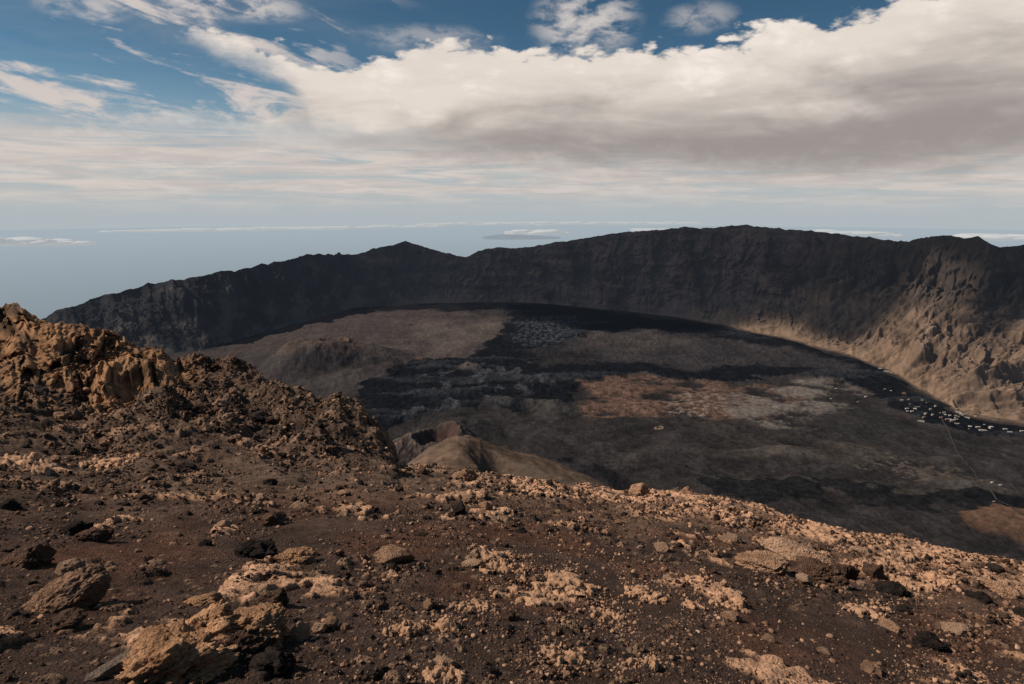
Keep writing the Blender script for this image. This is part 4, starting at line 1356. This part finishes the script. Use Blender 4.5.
def gravel():
    rg = np.random.default_rng(5)
    protos = []
    for k in range(10):
        protos.append(rock_shape(2 if k < 4 else 1, 700 + k, 6, .2, (1, .85, .68)))
    pal = np.array([[.030, .022, .019], [.055, .034, .026], [.105, .059, .040], [.175, .100, .063], [.31, .18, .112], [.42, .27, .175]])
    prob = np.array([.20, .20, .24, .21, .135, .015])
    groups = {}
    N = 36000
    pxs = rg.uniform(-25, 1049, N * 2); pys = np.where(pxs < 400, rg.uniform(335, 692, N * 2), rg.uniform(455, 692, N * 2))
    dn = fbm2(pxs / 70, pys / 36, 4, 55)
    cnt = 0
    for px, py, q in zip(pxs, pys, dn):
        if cnt >= N:
            break
        if rg.random() > np.clip(.55 + .9 * q, .12, 1):
            continue
        if 745 < px < 870 and 590 < py < 680 and rg.random() < .65:
            continue
        if px < 330 and py > 545 and rg.random() < .55:
            continue
        hit = slope_hit(px, py)
        if hit is None:
            continue
        p, r = hit
        d = np.linalg.norm(p)
        hal = 0.0
        for hx, hy, hw, hh in HALO:
            e = ((px - hx) / (hw * .75 + 6)) ** 2 + ((py - hy) / (hh * .75 + 5)) ** 2
            if e < 1.6:
                hal = max(hal, 1 - e / 1.6)
        w = 1.1 + rg.exponential(0.95) + (.5 if hal else 0)
        big = w > 3.6
        w = min(w, 6.5)
        s = w / F * d / 2
        k = rg.integers(0, 4) if big else rg.integers(4, 10)
        groups.setdefault(int(k), []).append((p, s, rg.uniform(0, 6.28), pal[rg.choice(6, p=prob) if rg.random() > hal * .55 else 4] * rg.uniform(.7, 1.3)))
        cnt += 1
    V, Fs, Cs, off = [], [], [], 0
    for k, lst in groups.items():
        v, f = protos[k]
        P = np.array([a[0] for a in lst]); S = np.array([a[1] for a in lst]); A = np.array([a[2] for a in lst]); CC = np.array([a[3] for a in lst])
        ca, sa = np.cos(A), np.sin(A)
        x = v[None, :, 0] * ca[:, None] - v[None, :, 1] * sa[:, None]
        y = v[None, :, 0] * sa[:, None] + v[None, :, 1] * ca[:, None]
        z = np.broadcast_to(v[None, :, 2], x.shape)
        w = np.stack([x, y, z], -1) * S[:, None, None] + P[:, None, :] + np.array([0, 0, .15]) * S[:, None, None]
        n = len(lst)
        V.append(w.reshape(-1, 3)); Cs.append(np.repeat(CC, len(v), 0))
        Fs.append((f[None] + (np.arange(n) * len(v))[:, None, None] + off).reshape(-1, 3))
        off += n * len(v)
    m = mat_attr_ground('gravel_mix', 22.0, .01, None, .45)
    add('gravel', mesh_np('gravel', np.concatenate(V), tris=np.concatenate(Fs), mat=m, col=np.concatenate(Cs), smooth=False), kind='stuff')


gravel()


# ------------------------------------------------------------------ village on the caldera floor
def village():
    def wmat(name, c):
        m, nt = newmat(name)
        pos = nt.n('ShaderNodeNewGeometry').outputs['Position']
        k = nt.rng(nt.noise(pos, .3, 4), .3, .7, .8, 1.1)
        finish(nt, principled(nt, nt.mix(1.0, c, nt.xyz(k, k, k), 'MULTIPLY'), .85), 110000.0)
        return m
    walls = [wmat('wall_white', (.43, .39, .34)), wmat('wall_cream', (.30, .25, .20)), wmat('wall_grey', (.12, .11, .10)), wmat('wall_pink', (.42, .22, .18))]
    mdark = wmat('opening_dark', (.02, .02, .022)); mroof = wmat('roof_concrete', (.66, .62, .56)); mred = wmat('roof_tile', (.26, .12, .08))

    def box(bm, x0, x1, y0, y1, z0, z1, mi):
        vs = [bm.verts.new((x, y, z)) for z in (z0, z1) for x, y in ((x0, y0), (x1, y0), (x1, y1), (x0, y1))]
        for q in ((3, 2, 1, 0), (4, 5, 6, 7), (0, 1, 5, 4), (1, 2, 6, 5), (2, 3, 7, 6), (3, 0, 4, 7)):
            f = bm.faces.new([vs[i] for i in q]); f.material_index = mi

    def house_parts(L, W, H, flat):
        b = bmesh.new(); box(b, -L / 2, L / 2, -W / 2, W / 2, -2, H, 0)
        dr = bmesh.new()
        n = max(2, int(L / 6))
        for k in range(n):
            x = -L / 2 + (k + .5) * L / n
            door = k == n // 2
            for sgn in (-1, 1):
                y = sgn * W / 2
                box(dr if door and sgn < 0 else b, x - .9, x + .9, min(y, y + sgn * .12), max(y, y + sgn * .12), .2 if door else 1.4, 3.0, 0 if door and sgn < 0 else 1)
        r = bmesh.new()
        if flat:
            box(r, -L / 2 - .4, L / 2 + .4, -W / 2 - .4, W / 2 + .4, H + .003, H + .5, 0)
            box(r, -L / 2 + 1, -L / 2 + 4, -W / 2 + 1, -W / 2 + 4, H + .503, H + 2.6, 0)
        else:
            e = .7; h = W * .32
            pts = [(-L / 2 - e, -W / 2 - e, H), (L / 2 + e, -W / 2 - e, H), (L / 2 + e, W / 2 + e, H), (-L / 2 - e, W / 2 + e, H), (-L / 2 - e, 0, H + h), (L / 2 + e, 0, H + h)]
            vs = [r.verts.new(p) for p in pts]
            for q in ((0, 1, 5, 4), (2, 3, 4, 5), (0, 4, 3), (1, 2, 5), (3, 2, 1, 0)):
                r.faces.new([vs[i] for i in q])
        return b, r, dr
    protos = {}
    specs = [(28, 13, 6, True), (20, 12, 5, True), (34, 12, 5.5, True), (18, 13, 8, True), (24, 12, 5, False)]
    for wi, wm in enumerate(walls):
        for si, sp in enumerate(specs):
            b, r, dr = house_parts(*sp)
            mb = bpy.data.meshes.new('house'); b.to_mesh(mb); b.free(); mb.materials.append(wm); mb.materials.append(mdark)
            mr = bpy.data.meshes.new('roof'); r.to_mesh(mr); r.free(); mr.materials.append(mred if not sp[3] and wi == 1 else (wm if wi != 2 else mroof))
            md = bpy.data.meshes.new('door'); dr.to_mesh(md); dr.free(); md.materials.append(mdark)
            protos[wi, si] = (mb, mr, md)
    rg = random.Random(12)

    def house(px, py, w, wi, si, rot, label, group):
        x, y, z = floor_at(px, py)
        o = add('house', protos[wi, si][0], label, 'house', group, loc=(x, y, z - .5))
        L = specs[si][0]
        s = w / F * math.hypot(x, y) / L * 0.47
        o.scale = (s, s, s * 1.05)
        o.rotation_euler = (0, 0, rot)
        add('roof', protos[wi, si][1], parent=o)
        add('door', protos[wi, si][2], parent=o)
    solo = [
        (886, 372, 9, 0, 2, -.5, 'long white house at the edge of the lava under the tan slope'), (880, 369, 6, 0, 0, -.4, 'white house beside the long one at the lava edge'), (891, 373.5, 5, 1, 1, -.5, 'cream house at the right end of the lava-edge row'),
        (907, 409, 7, 0, 2, .2, 'white house at the left end of the main village'), (912, 412, 6, 0, 0, .2, 'white house just below the left end of the main village'),
        (921, 422, 10, 0, 2, -.4, 'long white house standing alone below the main village'),
        (983, 431, 12, 0, 2, -.3, 'largest white building at the right end of the village'), (978, 428, 7, 0, 0, -.2, 'white house above the largest white building'),
        (991, 428, 6, 0, 3, .1, 'tall white house right of the largest white building'),
        (1005, 430, 6, 0, 0, -.3, 'white house on black lava right of the village'), (1010, 432.5, 7, 0, 2, -.3, 'long white house on black lava near the right edge'), (1022, 431.5, 6, 0, 0, 0, 'white house at the right edge of the view'),
        (866, 397, 5, 0, 1, .1, 'small white house on the dark lava left of the village'), (858, 402, 3.5, 1, 1, .1, 'tiny cream house left of the small white one on the lava'),
        (941, 418, 6, 3, 2, .1, 'pinkish house on the lower edge of the village'), (958, 413, 9, 0, 2, -.7, 'white house at the upper edge of the village by the tan slope'),
        (967, 418, 8, 0, 2, -.6, 'second white house down the upper edge of the village'),
        (832, 387, 6, 1, 2, .0, 'cream house in the left hamlet at the lava edge'), (836, 389, 5, 0, 0, .1, 'white house in the left hamlet'), (831, 399, 4, 0, 1, .2, 'lone white house below the left hamlet'),
        (885, 390, 4, 1, 1, .1, 'tiny cream house on black lava above the village'), (891, 391, 4, 2, 0, .1, 'tiny grey house on black lava above the village'), (945, 393, 3.5, 1, 1, 0, 'tiny cream house at the foot of the tan slope'),
        (992, 483, 5, 0, 1, .2, 'lone white house on the dark lower slope at right'), (1000, 486, 5, 0, 1, .1, 'second white house on the dark lower slope at right'), (994, 502, 4, 1, 1, 0, 'tiny cream hut on the dark lower slope at right'),
        (287, 333, 5, 1, 2, .4, 'cream house on the brown plain at the foot of the left wall'),
    ]
    for s in solo:
        house(*s, 'houses of the caldera villages')
    lab = 'small pale house packed in the middle of the main village'
    for k in range(40):
        t = rg.random()
        px = 906 + 72 * t + rg.gauss(0, 6)
        py = 399 + 27 * t + rg.gauss(0, 5.0) + (6 if t < .4 else 0) * rg.random()
        house(px, py, rg.uniform(2.6, 6.0), rg.choice([0, 0, 1, 1, 2, 2]), rg.randrange(5), rg.uniform(-.6, .6), lab, 'houses packed in the village centre')

    # road leading down from the village
    pts = [(941, 419), (948, 430), (952, 441), (956, 451), (963, 461), (972, 470), (978, 480), (990, 490), (996, 500), (1012, 508), (1030, 520)]
    V, Q = [], []
    fine = []
    for i in range(len(pts) - 1):
        for t in np.linspace(0, 1, 14)[:-1]:
            fine.append((pts[i][0] + (pts[i + 1][0] - pts[i][0]) * t, pts[i][1] + (pts[i + 1][1] - pts[i][1]) * t))
    P = [Vector(floor_at(*p)) for p in fine]
    for i, p in enumerate(P):
        d = (P[min(i + 1, len(P) - 1)] - P[max(i - 1, 0)]); d.z = 0; d.normalize()
        nrm = Vector((d.y, -d.x, 0))
        for sgn in (-1, 1):
            V.append((p + nrm * 2.6 * sgn + Vector((0, 0, 2.5)))[:])
    for i in range(len(P) - 1):
        Q.append((2 * i, 2 * i + 1, 2 * i + 3, 2 * i + 2))
    add('road', mesh_np('road', np.array(V), np.array(Q), mat=wmat('road_dust', (.050, .043, .038))), kind='structure')


village()

# ------------------------------------------------------------------ render
SC.render.engine = 'CYCLES'
SC.cycles.use_denoising = True
SC.cycles.max_bounces = 5
SC.cycles.diffuse_bounces = 2
SC.cycles.transparent_max_bounces = 6
SC.view_settings.view_transform = 'Standard'
SC.view_settings.look = 'None'
SC.view_settings.exposure = 0.0
SC.view_settings.gamma = 1.0
